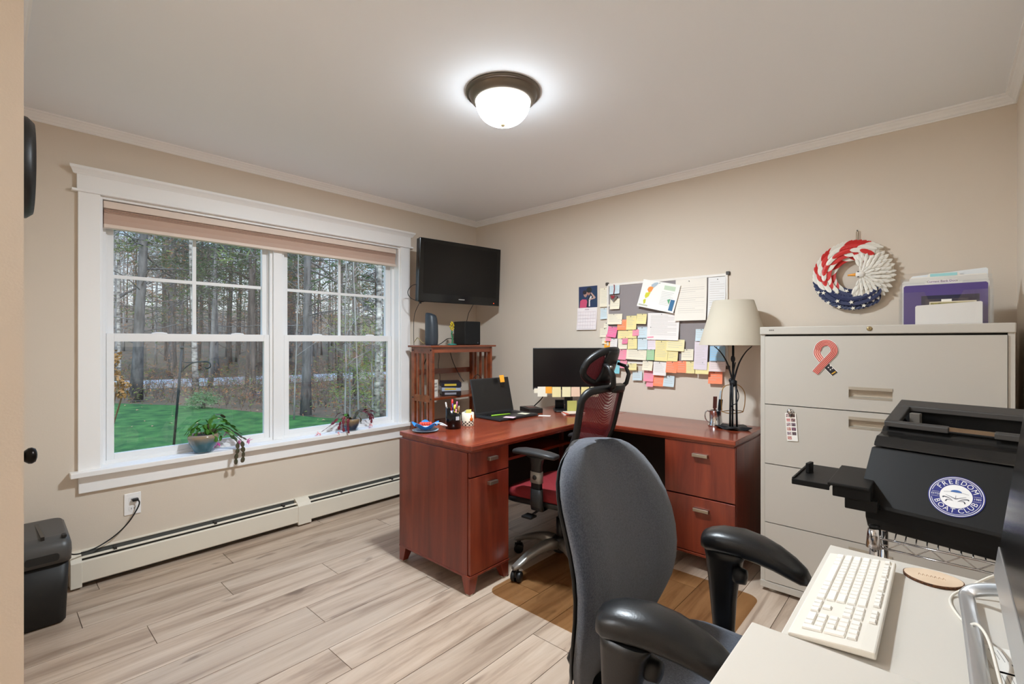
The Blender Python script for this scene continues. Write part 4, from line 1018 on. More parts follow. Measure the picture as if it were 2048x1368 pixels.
q.tube(smoothpath([(-.062, .02, .100), (-.02, .012, .090), (.03, .012, .092), (.070, .02, .100), (.03, .03, .106), (-.02, .03, .104), (-.060, .02, .100)], 6), .0024, 6); q.build('wire_loop', M('gold_wire', (176, 132, 62), .35, .8), tl)
q = MB(False); q.T = RZ(42); q.tube(smoothpath([(.006, -.014, .275), (-.01, -.02, .32), (.0, -.016, .37), (.008, -.012, .40)], 6), .0028, 6); q.tube(smoothpath([(.01, -.014, .26), (.026, -.016, .20), (.012, -.016, .155), (-.016, -.014, .14), (.0, -.014, .11)], 6), .0026, 6); q.build('vine', IRON, tl)
q = MB(False); q.lathe([(.001, .518), (.016, .518), (.022, .535), (.010, .545), (.010, .60), (.001, .60)], 16); q.build('socket', CHROME, tl)
SHD = M('lampshade_linen', (198, 188, 170), .85, bump=(500, .1))
q = MB(False); n = 48
q.loft([[(r_ * math.cos(2 * math.pi * i / n), r_ * math.sin(2 * math.pi * i / n), z) for i in range(n)] for r_, z in ((.192, .505), (.113, .770), (.1105, .770), (.1895, .507))] , True, False)
q.lathe([(.192, .505), (.193, .503), (.1885, .503), (.1895, .507)], n, caps=False); q.build('shade', SHD, tl)
q = MB(False)
for i in range(3): q.T = RZ(120 * i); q.cyl((.005, 0, .765), (.110, 0, .765), .0018, 6)
q.T = I4; q.lathe([(.001, .758), (.012, .758), (.012, .768), (.001, .768)], 12); q.build('spider', STEEL, tl)
tx, ty = -1.060, 3.060
tb = thing('steel_tankard', 'polished steel tankard holding pens beside the table lamp', 'tankard', (tx, ty, ZD))
q = MB(False); q.lathe([(.001, 0), (.044, 0), (.045, .006), (.040, .012), (.037, .05), (.036, .094), (.038, .096), (.035, .096), (.034, .05), (.034, .014), (.001, .014)], 32); q.build('body', CHROME, tb)
q = MB(False); q.T = RZ(215); q.tube(smoothpath([(.036, 0, .088), (.052, 0, .092), (.062, 0, .075), (.060, 0, .045), (.046, 0, .026), (.038, 0, .024)], 5), .004, 8); q.build('handle', CHROME, tb)
for lb, cl, px, py, rx, ry, ln, w in (('brown flat comb standing in the steel tankard', (92, 48, 42), -.012, .008, 2, 2, .165, .012), ('pale blue letter opener leaning in the steel tankard', (196, 214, 226), .006, -.006, -4, 14, .205, .007), ('black scissors handle in the steel tankard', (28, 28, 32), .018, .006, 3, 8, .150, .012), ('dark pen at the back of the steel tankard', (36, 34, 40), -.004, .014, -2, -3, .15, .004)):
    q = MB(); q.T = T(tx + px * .8, ty + py * .8, ZD + .016) @ RZ(42) @ RX(rx * .5) @ RY(ry * .7)
    q.prism([(-w * .6, -.0015), (w * .6, -.0015), (w * .6, .0015), (-w * .6, .0015)], 0, ln * .55); q.prism([(-w, -.002), (w, -.002), (w, .002), (-w, .002)], ln * .55, ln)
    tag(q.build('desk_tool', M('tool_%d_%d_%d' % cl, cl, .4), bevel=.001), lb, 'desk tool', 'tools in the steel tankard')
# ------------------------------------------------------------------ pin board, papers and notes on the back wall
YW = YB
pb_ = thing('pin_board', 'grey felt pin board with a white frame and black corner caps', 'board', (-1.48, YW - .006, 1.10))
FEL = M('grey_felt', (150, 142, 142), .95, bump=(700, .2)); FRM = M('board_frame', (232, 226, 218), .4)
bx0_, bx1_, bz0_, bz1_ = -1.925, -1.036, 1.115, 1.722
MB().box(bx0_ + .01, YW - .010, bz0_ + .01, bx1_ - .01, YW - .0005, bz1_ - .01).build('felt', FEL, pb_)
for a in ((bx0_, bz1_ - .017, bx1_, bz1_), (bx0_, bz0_, bx1_, bz0_ + .017), (bx0_, bz0_ + .017, bx0_ + .015, bz1_ - .017), (bx1_ - .017, bz0_ + .017, bx1_, bz1_ - .017)):
    MB().box(a[0], YW - .014, a[1], a[2], YW - .0005, a[3]).build('frame_rail', FRM, pb_, bevel=.002)
for x in (bx0_, bx1_):
    for z in (bz0_, bz1_):
        q = MB(); q.box(x - .012, YW - .0155, z - .012, x + .012, YW - .0004, z + .012); q.build('corner_cap', M('cap_dark', (74, 66, 60), .5), pb_, bevel=.004)
NC = {'cr': (238, 229, 206), 'ye': (238, 223, 160), 'cy': (238, 227, 178), 'pb': (206, 222, 228), 'pk': (240, 150, 170), 'hp': (238, 122, 164), 'ro': (224, 124, 156), 'co': (255, 146, 108), 'or': (250, 150, 104), 'am': (246, 168, 48), 'te': (136, 204, 214), 'gr': (166, 204, 160), 'li': (230, 218, 226), 'wh': (238, 232, 228), 'bl': (160, 198, 224), 'wp': (236, 218, 216)}
NOTES = [
('cr',-1.991,-1.903,1.549,1.695,1,'tall cream list pinned at the left end of the board'),
('pb',-1.987,-1.919,1.454,1.538,1,'pale blue card below the tall cream list at the left'),
('cr',-1.957,-1.905,1.387,1.424,1,'small cream slip above the cream note left of the hot pink note'),
('pb',-1.898,-1.813,1.641,1.706,1,'pale blue note behind the heart ornament'),
('cr',-1.892,-1.811,1.526,1.605,1,'cream note hanging just below the heart ornament'),
('cr',-1.989,-1.907,1.314,1.384,1,'cream note left of the tilted hot pink note'),
('cr',-1.970,-1.927,1.263,1.320,1,'small cream slip above the amber square'),
('pk',-1.930,-1.882,1.285,1.332,1,'pink note tucked under the tilted hot pink note'),
('cr',-1.911,-1.789,1.411,1.490,2,'wide cream note above and left of the orange note'),
('ye',-1.825,-1.669,1.305,1.366,1,'yellow note between the orange note and the small pink squares'),
('ye',-1.754,-1.673,1.368,1.471,1,'tall yellow note right of the orange note'),
('ye',-1.671,-1.593,1.409,1.482,1,'upper yellow note next to the typed letter'),
('or',-1.829,-1.754,1.367,1.445,1,'orange note in the upper left of the cluster'),
('pb',-1.661,-1.588,1.307,1.385,1,'pale blue note under the upper yellow note'),
('hp',-1.911,-1.833,1.314,1.393,1,'hot pink note tilted at the left of the cluster'),
('wh',-1.585,-1.352,1.292,1.482,3,'large typed letter pinned in the middle of the board'),
('pk',-1.583,-1.536,1.308,1.387,1,'tall pink note over the left edge of the typed letter'),
('pk',-1.703,-1.652,1.323,1.370,1,'small pink square beside the pale blue note'),
('wh',-1.890,-1.829,1.224,1.303,1,'white note right of the amber square'),
('cr',-1.821,-1.746,1.225,1.306,1,'cream note behind the small rose square'),
('ye',-1.742,-1.665,1.226,1.302,1,'yellow note right of the small rose square'),
('pb',-1.660,-1.585,1.223,1.302,1,'lower pale blue note in the middle column'),
('li',-1.583,-1.522,1.224,1.299,1,'lilac note left of the large yellow sheet'),
('am',-1.947,-1.894,1.234,1.285,1,'small amber square at the left edge of the cluster'),
('ro',-1.785,-1.740,1.264,1.315,1,'small rose square over two notes'),
('cy',-1.441,-1.314,1.216,1.295,1,'wide pale yellow note right of the large yellow sheet'),
('ye',-1.525,-1.430,1.144,1.288,1,'large yellow sheet below the typed letter'),
('ye',-1.430,-1.359,1.145,1.226,1,'mustard yellow note above the coral pair'),
('cr',-1.334,-1.252,1.154,1.230,1,'cream square with curled corner on bare board'),
('wh',-1.923,-1.817,1.144,1.224,1,'white note above the teal note'),
('cr',-1.750,-1.591,1.149,1.222,2,'wide cream note in the lower middle of the cluster'),
('gr',-1.588,-1.530,1.149,1.227,1,'green note beside the large yellow sheet'),
('pk',-1.821,-1.750,1.146,1.221,1,'pink note between the white and the wide cream note'),
('te',-1.911,-1.805,1.040,1.141,1,'teal note beside the headrest'),
('pk',-1.803,-1.747,1.083,1.143,1,'pink note right of the teal note'),
('ye',-1.747,-1.667,1.071,1.120,1,'short yellow note with brown edge low on the wall'),
('pb',-1.707,-1.631,0.997,1.063,1,'pale blue note hanging alone low on the wall'),
('cr',-1.620,-1.543,1.074,1.141,1,'cream note above the lowest pink notes'),
('wh',-1.537,-1.441,1.043,1.137,2,'white sheet with pencil hatching above the coral and blue pair'),
('pk',-1.616,-1.542,0.995,1.073,1,'salmon pink note in the lowest row'),
('pk',-1.596,-1.543,0.958,1.012,1,'lowest pink note of all'),
('pb',-1.468,-1.389,0.967,1.043,1,'pale blue note at the bottom right of the lowest row'),
('co',-1.543,-1.466,0.965,1.046,1,'coral note in the lowest row beside a pale blue note'),
('co',-1.441,-1.362,1.066,1.143,1,'left one of the two coral notes side by side'),
('ye',-1.301,-1.241,1.067,1.147,1,'yellow note right of the coral pair'),
('co',-1.362,-1.299,1.069,1.148,1,'right one of the two coral notes side by side'),
('ye',-1.235,-1.147,1.067,1.146,1,'bright yellow note under the long lilac list'),
('pb',-1.235,-1.169,1.285,1.364,1,'pale blue note half behind the lampshade'),
('li',-1.244,-1.156,1.095,1.282,2,'long lilac list hanging left of the lamp'),
('bl',-1.141,-1.045,1.155,1.251,1,'sky blue note behind the lamp stem'),
('wp',-1.147,-1.042,1.087,1.152,1,'pinkish white note under the sky blue note'),
('co',-1.156,-1.066,1.006,1.083,1,'bright orange note lowest beside the lamp'),
]
nrng = random.Random(11)
PIN = M('pin_dark', (70, 66, 70), .4); PENC = M('pencil_mark', (202, 195, 188), .9)
def paper(name, label, x0, x1, z0, z1, y, col, lines=1, rot=0., curl=.006, pin=True, group=None, cat='note', thick=.0004, style=None):
    cx, cz = (x0 + x1) / 2, (z0 + z1) / 2; w, h_ = (x1 - x0) / 2, (z1 - z0) / 2
    t = thing(name, label, cat, (cx, y, z0), 0, group)
    base = T(cx, y, cz) @ RY(rot)
    q = MB(); q.T = base; rows = []
    def off(v): return -curl * max(0, (1 - v) / 2) ** 2          # lower edge lifts off the wall
    for j in range(5):
        v = 1 - 2 * j / 4; rows.append([(-w, off(v), v * h_), (w, off(v), v * h_), (w, off(v) - thick, v * h_), (-w, off(v) - thick, v * h_)])
    q.loft(rows, True, True, False); q.build('sheet', col, t)
    if lines:
        g = MB(); g.T = base; n = {1: max(2, int(h_ * 2 / .016)), 2: max(3, int(h_ * 2 / .014)), 3: 15}[lines]
        for i in range(n):
            v = .78 - 1.5 * i / n; a = -.8; b = nrng.uniform(.1, .85) if lines != 3 else (.85 if i % 4 else .3)
            if style == 'gap' and i % 5 == 4: continue
            d = .0010 if lines != 3 else .0013
            g._add([(w * a, off(v) - thick - .0003, v * h_ - d), (w * b, off(v) - thick - .0003, v * h_ - d), (w * b, off(v) - thick - .0003, v * h_ + d), (w * a, off(v) - thick - .0003, v * h_ + d)], [(0, 1, 2, 3)])
        g.build('writing', PENC, t)
    if pin:
        g = MB(); g.T = base; g.sphere((nrng.uniform(-.2, .2) * w, -.004, h_ * .90), .0028, 8, 5); g.build('pin', PIN, t)
    return t
for k, (c, x0, x1, z0, z1, ln, lb) in enumerate(NOTES):
    y = YW - .0165 - .00032 * k          # later ones hang over earlier ones
    if x0 < -1.93 or z1 < 1.12: y += .0145
    paper('paper_note', lb, x0, x1, z0, z1, y, M('note_' + c, NC[c], .85), ln, nrng.uniform(-2.5, 2.5) + (8 if c == 'hp' else 0), .006 + .006 * nrng.random(), True, 'notes pinned to the board')
paper('printed_sheet', 'long printed list on the right half of the board', -1.379, -1.166, 1.423, 1.705, YW - .017, M('sheet_cream', (236, 229, 218), .85), 3, 0, .022, True, 'printed sheets on the board', 'paper')
paper('printed_sheet', 'printed list half hidden behind the lampshade at the board edge', -1.159, -1.048, 1.405, 1.702, YW - .016, M('sheet_cool', (232, 230, 228), .85), 3, 1, .014, True, 'printed sheets on the board', 'paper')
mp_ = paper('map_brochure', 'tilted brochure with a coloured region map pinned over the board', -1.638, -1.358, 1.505, 1.702, YW - .030, M('sheet_map', (240, 238, 232), .8), 0, 13.5, .016, True, None, 'brochure')
base = T(-1.498, YW - .0305, 1.6035) @ RY(13.5)
def blob(nm, pts, col, dy=-.0012):
    g = MB(); g.T = base; n = len(pts); g._add([(p[0], dy - .016 * max(0, (1 - p[1] / .0985) / 2) ** 2, p[1]) for p in pts], [tuple(range(n))]); g.build(nm, M('print_%d_%d_%d' % col, col, .7), mp_)
blob('map_region', [(-.050, .085), (-.030, .092), (-.018, .088), (-.030, .070), (-.046, .052), (-.066, .055), (-.070, .068)], (176, 190, 200))
blob('map_region', [(-.070, .056), (-.050, .052), (-.058, .022), (-.078, .012), (-.092, .030), (-.086, .048)], (244, 150, 70))
blob('map_region', [(-.080, .012), (-.062, .020), (-.070, -.016), (-.090, -.034), (-.100, -.018), (-.098, .006)], (214, 208, 60))
blob('map_region', [(-.096, -.040), (-.084, -.040), (-.082, -.066), (-.092, -.076), (-.104, -.050)], (206, 204, 66))
blob('title_box', [(.030, .080), (.112, .080), (.112, .050), (.030, .050)], (196, 212, 186))
blob('print_block', [(.098, -.010), (.128, -.010), (.128, -.086), (.098, -.086)], (60, 110, 150)); blob('print_block', [(.072, -.016), (.094, -.006), (.092, -.046)], (96, 164, 120))
for i in range(9): blob('text_line', [(.020, .036 - i * .011), (.110 - .01 * (i % 3), .036 - i * .011), (.110 - .01 * (i % 3), .033 - i * .011), (.020, .033 - i * .011)], (206, 204, 200))
blob('text_line', [(-.130, -.078), (-.060, -.078), (-.060, -.088), (-.130, -.088)], (190, 190, 170))
# heart ornament
ho = thing('heart_ornament', 'silver and red heart ornament hanging on a red ribbon', 'ornament', (-1.857, YW - .034, 1.575))
hp_ = []
for i in range(32):
    t = 2 * math.pi * i / 32; hp_.append((.0019 * 16 * math.sin(t) ** 3, .0019 * (13 * math.cos(t) - 5 * math.cos(2 * t) - 2 * math.cos(3 * t) - math.cos(4 * t))))
q = MB(); q.T = T(-1.857, YW - .026, 1.612) @ RX(90) ; q.prism(hp_, 0, .008); q.build('heart', M('heart_pewter', (140, 134, 132), .3, .8), ho, bevel=.002)
q = MB(); q.T = T(-1.861, YW - .0345, 1.618) @ RX(90) ; q.prism([(x * .55, y * .55) for x, y in hp_], 0, .002); q.build('enamel', M('heart_red', (150, 44, 56), .25), ho)
for i in range(10):
    q = MB(); t = 2 * math.pi * i / 10; q.sphere((-1.857 + .026 * math.sin(t) ** 3, YW - .035, 1.612 + .0019 * .85 * (13 * math.cos(t) - 5 * math.cos(2 * t) - 2 * math.cos(3 * t) - math.cos(4 * t))), .0035, 8, 5); q.build('bead', M('bead_silver', (190, 186, 186), .2, .8), ho)
q = MB(); q.tube([(-1.857, YW - .030, 1.636), (-1.852, YW - .027, 1.68), (-1.858, YW - .022, 1.712)], .0030, 6); q.build('ribbon', M('ribbon_red', (150, 40, 50), .6), ho)
# wall calendar
ca = thing('wall_calendar', 'wall calendar with a photograph of two people above the date page', 'calendar', (-2.11, YW - .002, 1.374))
q = MB(); q.box(-2.190, YW - .003, 1.551, -2.018, YW - .0004, 1.720); q.build('picture_page', M('calendar_blue', (52, 54, 96), .5, var=(9, (40, 66, 92), .4)), ca)
q = MB(); q.loft([[(-2.203, YW - .0005, 1.550), (-2.018, YW - .0005, 1.550), (-2.018, YW - .003, 1.550), (-2.203, YW - .003, 1.550)], [(-2.203, YW - .004, 1.46), (-2.020, YW - .004, 1.46), (-2.020, YW - .007, 1.46), (-2.203, YW - .007, 1.46)], [(-2.205, YW - .012, 1.374), (-2.022, YW - .012, 1.374), (-2.022, YW - .015, 1.374), (-2.205, YW - .015, 1.374)]], True, True, False); q.build('date_page', M('calendar_white', (238, 230, 230), .8), ca)
def cal_poly(nm, pts, col, dy):
    g = MB(); g._add([(-2.190 + p[0] * .172, YW - .0032 - dy, 1.720 - p[1] * .169) for p in pts], [tuple(range(len(pts)))]); g.build(nm, M('calprint_%d_%d_%d' % col, col, .6), ca)
def ell(cx, cy, rx, ry, n=14): return [(cx + rx * math.cos(2 * math.pi * i / n), cy + ry * math.sin(2 * math.pi * i / n)) for i in range(n)]
cal_poly('printed_figure', [(.05, 1.0), (.08, .68), (.20, .60), (.42, .62), (.50, .80), (.48, 1.0)], (206, 84, 118), .0002)
cal_poly('printed_figure', [(.42, .98), (.50, .55), (.62, .42), (.74, .36), (.92, .55), (.78, .62), (.66, .64), (.60, .98)], (36, 46, 58), .0003)
cal_poly('printed_figure', [(.55, .95), (.56, .62), (.66, .45), (.72, .50), (.62, .70), (.62, .95)], (224, 222, 224), .0004)
cal_poly('printed_figure', [(.66, .34), (.70, .30), (.92, .54), (.88, .60), (.55, .66), (.56, .60), (.80, .55)], (196, 160, 146), .0005)
cal_poly('printed_figure', ell(.37, .36, .10, .15), (176, 138, 126), .0005); cal_poly('printed_figure', ell(.33, .28, .11, .10), (50, 44, 50), .0006)
cal_poly('printed_figure', ell(.55, .30, .10, .13), (166, 120, 106), .0004); cal_poly('printed_figure', ell(.57, .18, .15, .13), (40, 44, 46), .0006)
g = MB()
def cal_x(u, v): return (-2.203 + u * .182, YW - .0036 - .0118 * v ** 1.7, 1.550 - v * .176)
for i in range(8): a = .04 + .92 * i / 7; g.loft([[cal_x(a, v), cal_x(a + .006, v)] for v in (.18, .4, .6, .8, .94)], False, False, False)
for j in range(6): v = .18 + .76 * j / 5; g._add([cal_x(.04, v), cal_x(.96, v), cal_x(.96, v + .008), cal_x(.04, v + .008)], [(0, 1, 2, 3)])
g._add([cal_x(.40, .05), cal_x(.62, .05), cal_x(.62, .10), cal_x(.40, .10)], [(0, 1, 2, 3)])
g.v = [(x, y - .0022, z) for x, y, z in g.v]; g.build('date_grid', M('grid_pink', (206, 190, 198), .8), ca)
# ------------------------------------------------------------------ eagle wreath on the back wall
wc = Vector((-.372, YB - .03, 1.646))
wr = thing('feather_wreath', 'wooden feather wreath in stripes and stars with a white eagle head', 'wreath', (wc.x, YB - .01, wc.z - .2))
def feather_mesh(mat, L=.056, Wd=.025):
    q = MB(False); n = 6; top = []; prof = [(0, .35), (.2, .8), (.45, 1.), (.7, .9), (.88, .6), (1., .12)]
    rows = [[(-Wd / 2 * w, t * L, 0), (0, t * L, .0035 * (1 - t * .4)), (Wd / 2 * w, t * L, 0), (0, t * L, -.0015)] for t, w in prof]
    q.loft(rows, True, True, False); return q.mesh('feather', mat)
FM = {'r': feather_mesh(M('feather_red', (204, 44, 40), .5)), 'w': feather_mesh(M('feather_white', (232, 228, 218), .55)), 'b': feather_mesh(M('feather_navy', (38, 46, 84), .5))}
FH = feather_mesh(M('feather_head', (234, 230, 220), .55), .062, .022)
Rm, Rt = .136, .058
WF = Matrix(((1, 0, 0), (0, 0, -1), (0, 1, 0))).to_4x4()   # local xy -> wall xz, local z -> out of the wall (-Y)
def add_feather(me, px, pz, out, direction, lift, nm='feather', roll=0., sc=1.):
    mt = T(wc.x + px, YB - .006 - out, wc.z + pz) @ WF @ RZ(direction - 90) @ RX(lift) @ RY(roll) @ Matrix.Scale(sc, 4)
    mt = WM[wr.name].inverted() @ mt
    o = bpy.data.objects.new(nm, me); COL.objects.link(o); o.parent = wr; o.matrix_local = mt
q = MB(); q.T = T(wc.x, YB - .0065, wc.z) @ WF
rings = []
for i in range(48):
    a = 2 * math.pi * i / 48
    rings.append([((Rm + .040 * math.cos(b)) * math.cos(a), (Rm + .040 * math.cos(b)) * math.sin(a), .020 + .019 * math.sin(b)) for b in [2 * math.pi * j / 12 for j in range(12)]])
rings.append(rings[0]); q.loft(rings, True, False); q.build('ring_core', M('wreath_core', (206, 196, 180), .8), wr)
def stripe(a, b):
    """a angle round the ring, b -1 (inner) .. 1 (outer)"""
    s_ = a + 20 * b
    if s_ >= 204: return 'b'
    for lim, c in ((56, 'r'), (78, 'w'), (111, 'r'), (135, 'w'), (156, 'r'), (169, 'w'), (185, 'r'), (204, 'w')):
        if s_ < lim: return c
    return 'b'
k = 0
for i in range(42):
    a = 302 - i * 6.4
    if a < 42: break
    for j, b in enumerate((-.92, -.5, 0, .5, .92)):
        aa = a + (4 if j % 2 else 0)
        rr = Rm + Rt * b; out = .040 * math.cos(b * 1.25) + .010
        px, pz = rr * math.cos(R(aa)), rr * math.sin(R(aa))
        add_feather(FM[stripe(aa, b)], px, pz, out, aa + 90 + 28 * b + 14, 5, 'feather', -32 * b)
# eagle head: feathers radiating from the face
fx, fz = .040, -.004
for ring_i, (rad, n, lift, out) in enumerate(((.092, 21, -9, .044), (.078, 21, -7, .052), (.062, 18, -5, .059), (.046, 15, -4, .065), (.030, 12, -3, .069), (.014, 8, -2, .072))):
    for i in range(n):
        d = -112 + 224 * (i + .5 * (ring_i % 2)) / n
        add_feather(FH, fx + rad * math.cos(R(d)) * .92, fz + rad * math.sin(R(d)) * 1.05, out, d + rng.uniform(-5, 5), lift + rng.uniform(-3, 3), 'head_feather', rng.uniform(-12, 12), (1., .92, .8, .68, .56, .5)[ring_i])
q = MB(); q.T = T(wc.x + fx - .004, YB - .006 - .068, wc.z + fz) @ WF; q.sphere((0, 0, 0), (.024, .021, .018), 14, 9); q.build('face', M('feather_face', (236, 232, 224), .55), wr)
q = MB(); q.T = T(wc.x + fx - .018, YB - .006 - .070, wc.z + fz) @ WF; q.loft([ring_at((0 - t * .040, 0, 0 - t * .004), (0, 1, 0), (0, 0, 1), .0095 * (1 - .55 * t), .009 * (1 - .5 * t), 12, 2.2) for t in (0, .3, .7, .95, 1.05)]); q.build('beak', M('beak_orange', (236, 158, 50), .45), wr)
for sy in (-1, 1):
    q = MB(); q.T = T(wc.x + fx - .012, YB - .006 - .083, wc.z + fz + sy * .014) @ WF; q.sphere((0, 0, 0), (.0045, .003, .003), 8, 6); q.build('eye', BLACKG, wr)
st_ = []
for i in range(10): rr = .0125 if i % 2 == 0 else .0052; st_.append((rr * math.sin(math.pi * i / 5), rr * math.cos(math.pi * i / 5)))
sq = MB(False); sq.prism(st_, 0, .002); sme = sq.mesh('star', M('star_cream', (236, 230, 214), .5))
for (a, b, o_) in ((214, .45, .046), (208, .80, .032), (232, -.35, .050), (244, .35, .050), (252, -.78, .040), (268, .25, .050), (232, .85, .030), (250, .82, .032), (270, .80, .032), (286, .70, .036), (272, -.55, .046)):
    rr = Rm + Rt * b; mt = WM[wr.name].inverted() @ T(wc.x + rr * math.cos(R(a)), YB - .006 - o_ - .004, wc.z + rr * math.sin(R(a))) @ WF @ RZ(a * 3) @ RX(0) @ RY(0)
    o = bpy.data.objects.new('star', sme); COL.objects.link(o); o.parent = wr; o.matrix_local = mt
q = MB(); q.tube([(-.360, YB - .010, 1.885), (-.360, YB - .018, 1.83)], .0018, 6); q.tube([(-.352, YB - .010, 1.885), (-.354, YB - .018, 1.83)], .0018, 6); q.build('hanging_cord', M('jute', (150, 130, 100), .9), wr)
q = MB(); q.cyl((-.356, YB - .0002, 1.888), (-.356, YB - .014, 1.890), .0022, 8); q.sphere((-.356, YB - .015, 1.890), (.004, .003, .004), 8, 6); tag(q.build('wall_nail', STEEL), 'small nail in the wall above the feather wreath', 'nail')

# ------------------------------------------------------------------ ribbon magnet and photo strip on the cabinet
def onface(x, z, dy): return (x, cy0 - dy, z)
rb = thing('ribbon_magnet', 'striped awareness ribbon magnet with a starred tail on the cabinet', 'magnet', (-.42, cy0, 1.12))
def band(nm, cl, half, m, dy, sub=None):
    """flat band along a centre line in the cabinet front"""
    q = MB(); rows = []; P = [Vector((p[0], 0, p[1])) for p in cl]
    for i in range(len(P)):
        t = (P[min(i + 1, len(P) - 1)] - P[max(i - 1, 0)]).normalized(); n = Vector((-t.z, 0, t.x))
        a, b = half if isinstance(half, tuple) else (-half, half)
        rows.append([(P[i].x + n.x * a, cy0 - dy, P[i].z + n.z * a), (P[i].x + n.x * b, cy0 - dy, P[i].z + n.z * b), (P[i].x + n.x * b, cy0 - dy - .0005, P[i].z + n.z * b), (P[i].x + n.x * a, cy0 - dy - .0005, P[i].z + n.z * a)])
    q.loft(rows, True, True, False); return q.build(nm, m, rb)
RW = M('ribbon_pale', (240, 178, 160), .5); RR = M('ribbon_stripe', (172, 44, 44), .5); RE = M('ribbon_edge', (240, 232, 226), .5); RN = M('ribbon_black', (34, 32, 38), .5)
ax_, az_ = -.421, 1.205
tail_b = smoothpath([(ax_ - .034, 0, az_ + .040), (ax_ - .036, 0, az_ + .020), (ax_ - .022, 0, az_ - .006), (ax_ + .010, 0, az_ - .046), (ax_ + .036, 0, az_ - .076)], 5)
main = smoothpath([(ax_ - .044, 0, az_ - .074), (ax_ - .020, 0, az_ - .042), (ax_ + .012, 0, az_ - .002), (ax_ + .032, 0, az_ + .026), (ax_ + .030, 0, az_ + .052), (ax_ + .012, 0, az_ + .070), (ax_ - .010, 0, az_ + .070), (ax_ - .028, 0, az_ + .056), (ax_ - .034, 0, az_ + .036)], 5)
tb2 = [(p[0], p[2]) for p in tail_b]; mn2 = [(p[0], p[2]) for p in main]
band('edge', tb2, .0155, RE, .0004); band('ribbon', tb2[:12], .0135, RW, .0010)
for s0 in (-.0135, -.0055, .0025, .0105): band('stripe', tb2[:12], (s0, s0 + .0030), RR, .0016)
band('starred_tail', tb2[11:], .0135, RN, .0012)
band('edge', mn2, .0155, RE, .0024); band('ribbon', mn2, .0135, RW, .0030)
for s0 in (-.0135, -.0075, -.0015, .0045, .0105): band('stripe', mn2, (s0, s0 + .0034), RR, .0036)
for (x, z) in ((.006, -.030), (-.002, -.036), (.018, -.038), (.010, -.046), (.026, -.050), (.018, -.056)):
    q = MB(); q.T = T(ax_ + x, cy0 - .0020, az_ + z) @ WF @ RZ(20); q.prism([(p[0] * .36, p[1] * .36) for p in st_], 0, .0005); q.build('star', RE, rb)
q = MB(); q.T = T(ax_ + .031, cy0 - .0020, az_ - .070) @ WF @ RZ(38); q.box(-.010, -.0026, 0, .010, .0026, .0004); q.build('lettering', M('ribbon_gold', (210, 160, 50), .5), rb)

ps = thing('photo_strip', 'hanging strip of small photographs on the second cabinet drawer', 'photo', (-.565, cy0 - .004, .79))
base = T(-.566, cy0 - .003, .860) @ WF @ RZ(4)
q = MB(); q.T = base; q.box(-.024, -.072, 0, .024, .066, .0006); q.build('strip', PAPER, ps)
pcs = [(96, 84, 96), (120, 96, 92), (190, 100, 104), (170, 130, 124), (90, 88, 112), (150, 128, 136), (176, 96, 84), (160, 110, 130), (84, 86, 116), (130, 110, 112), (180, 100, 90)]
for i in range(11):
    r_, c_ = divmod(i, 2); q = MB(); q.T = base; q.box(-.0205 + c_ * .0215, .046 - r_ * .0222, .0006, -.0025 + c_ * .0215, .062 - r_ * .0222, .0009); q.build('picture', M('tiny_photo_%d' % i, pcs[i], .4, var=(160, (60, 50, 60) if i % 2 else (220, 190, 180), .25)), ps)
mk = thing('magnet_clip', 'round steel magnet clip holding the photo strip', 'clip', (-.571, cy0 - .006, .925))
q = MB(); q.T = T(-.571, cy0 - .0042, .934) @ WF; q.lathe([(.001, 0), (.013, 0), (.0145, .004), (.012, .010), (.006, .013), (.001, .0135)], 22); q.build('disc', CHROME, mk)
q = MB(); q.T = T(-.571, cy0 - .0048, .920) @ WF; q.box(-.004, -.010, 0, .004, .008, .005); q.build('jaw', STEEL, mk)

# ------------------------------------------------------------------ acrylic file sorter on the cabinet
fs = thing('file_sorter', 'clear acrylic file sorter standing on the file cabinet', 'file sorter', (0, 2.88, cz + .0005))
sx0, sx1, sy0_, sy1_ = -.158, .152, 2.83, 2.965
q = MB(); q.box(sx0, sy0_, cz + .0005, sx1, sy1_, cz + .0035); q.build('tray_floor', CLEAR, fs)
for yy, hh in ((sy0_, .145), (2.868, .19), (2.906, .215), (sy1_ - .003, .245)):
    q = MB(); q.T = T(0, yy + .003, cz + .0035) @ RX(90); o_ = .045
    q.prism([(sx0, 0), (sx1, 0), (sx1, hh), (sx1 - .02, hh), (.06, hh), (.04, hh - o_), (-.05, hh - o_), (-.07, hh), (sx0, hh)] if hh < .2 else [(sx0, 0), (sx1, 0), (sx1, hh), (sx0, hh)], 0, .003); q.build('divider', CLEAR, fs)
for xx in (sx0, sx1 - .003):
    q = MB(); q.box(xx, sy0_, cz + .0035, xx + .003, sy1_, cz + .12); q.build('side', CLEAR, fs)
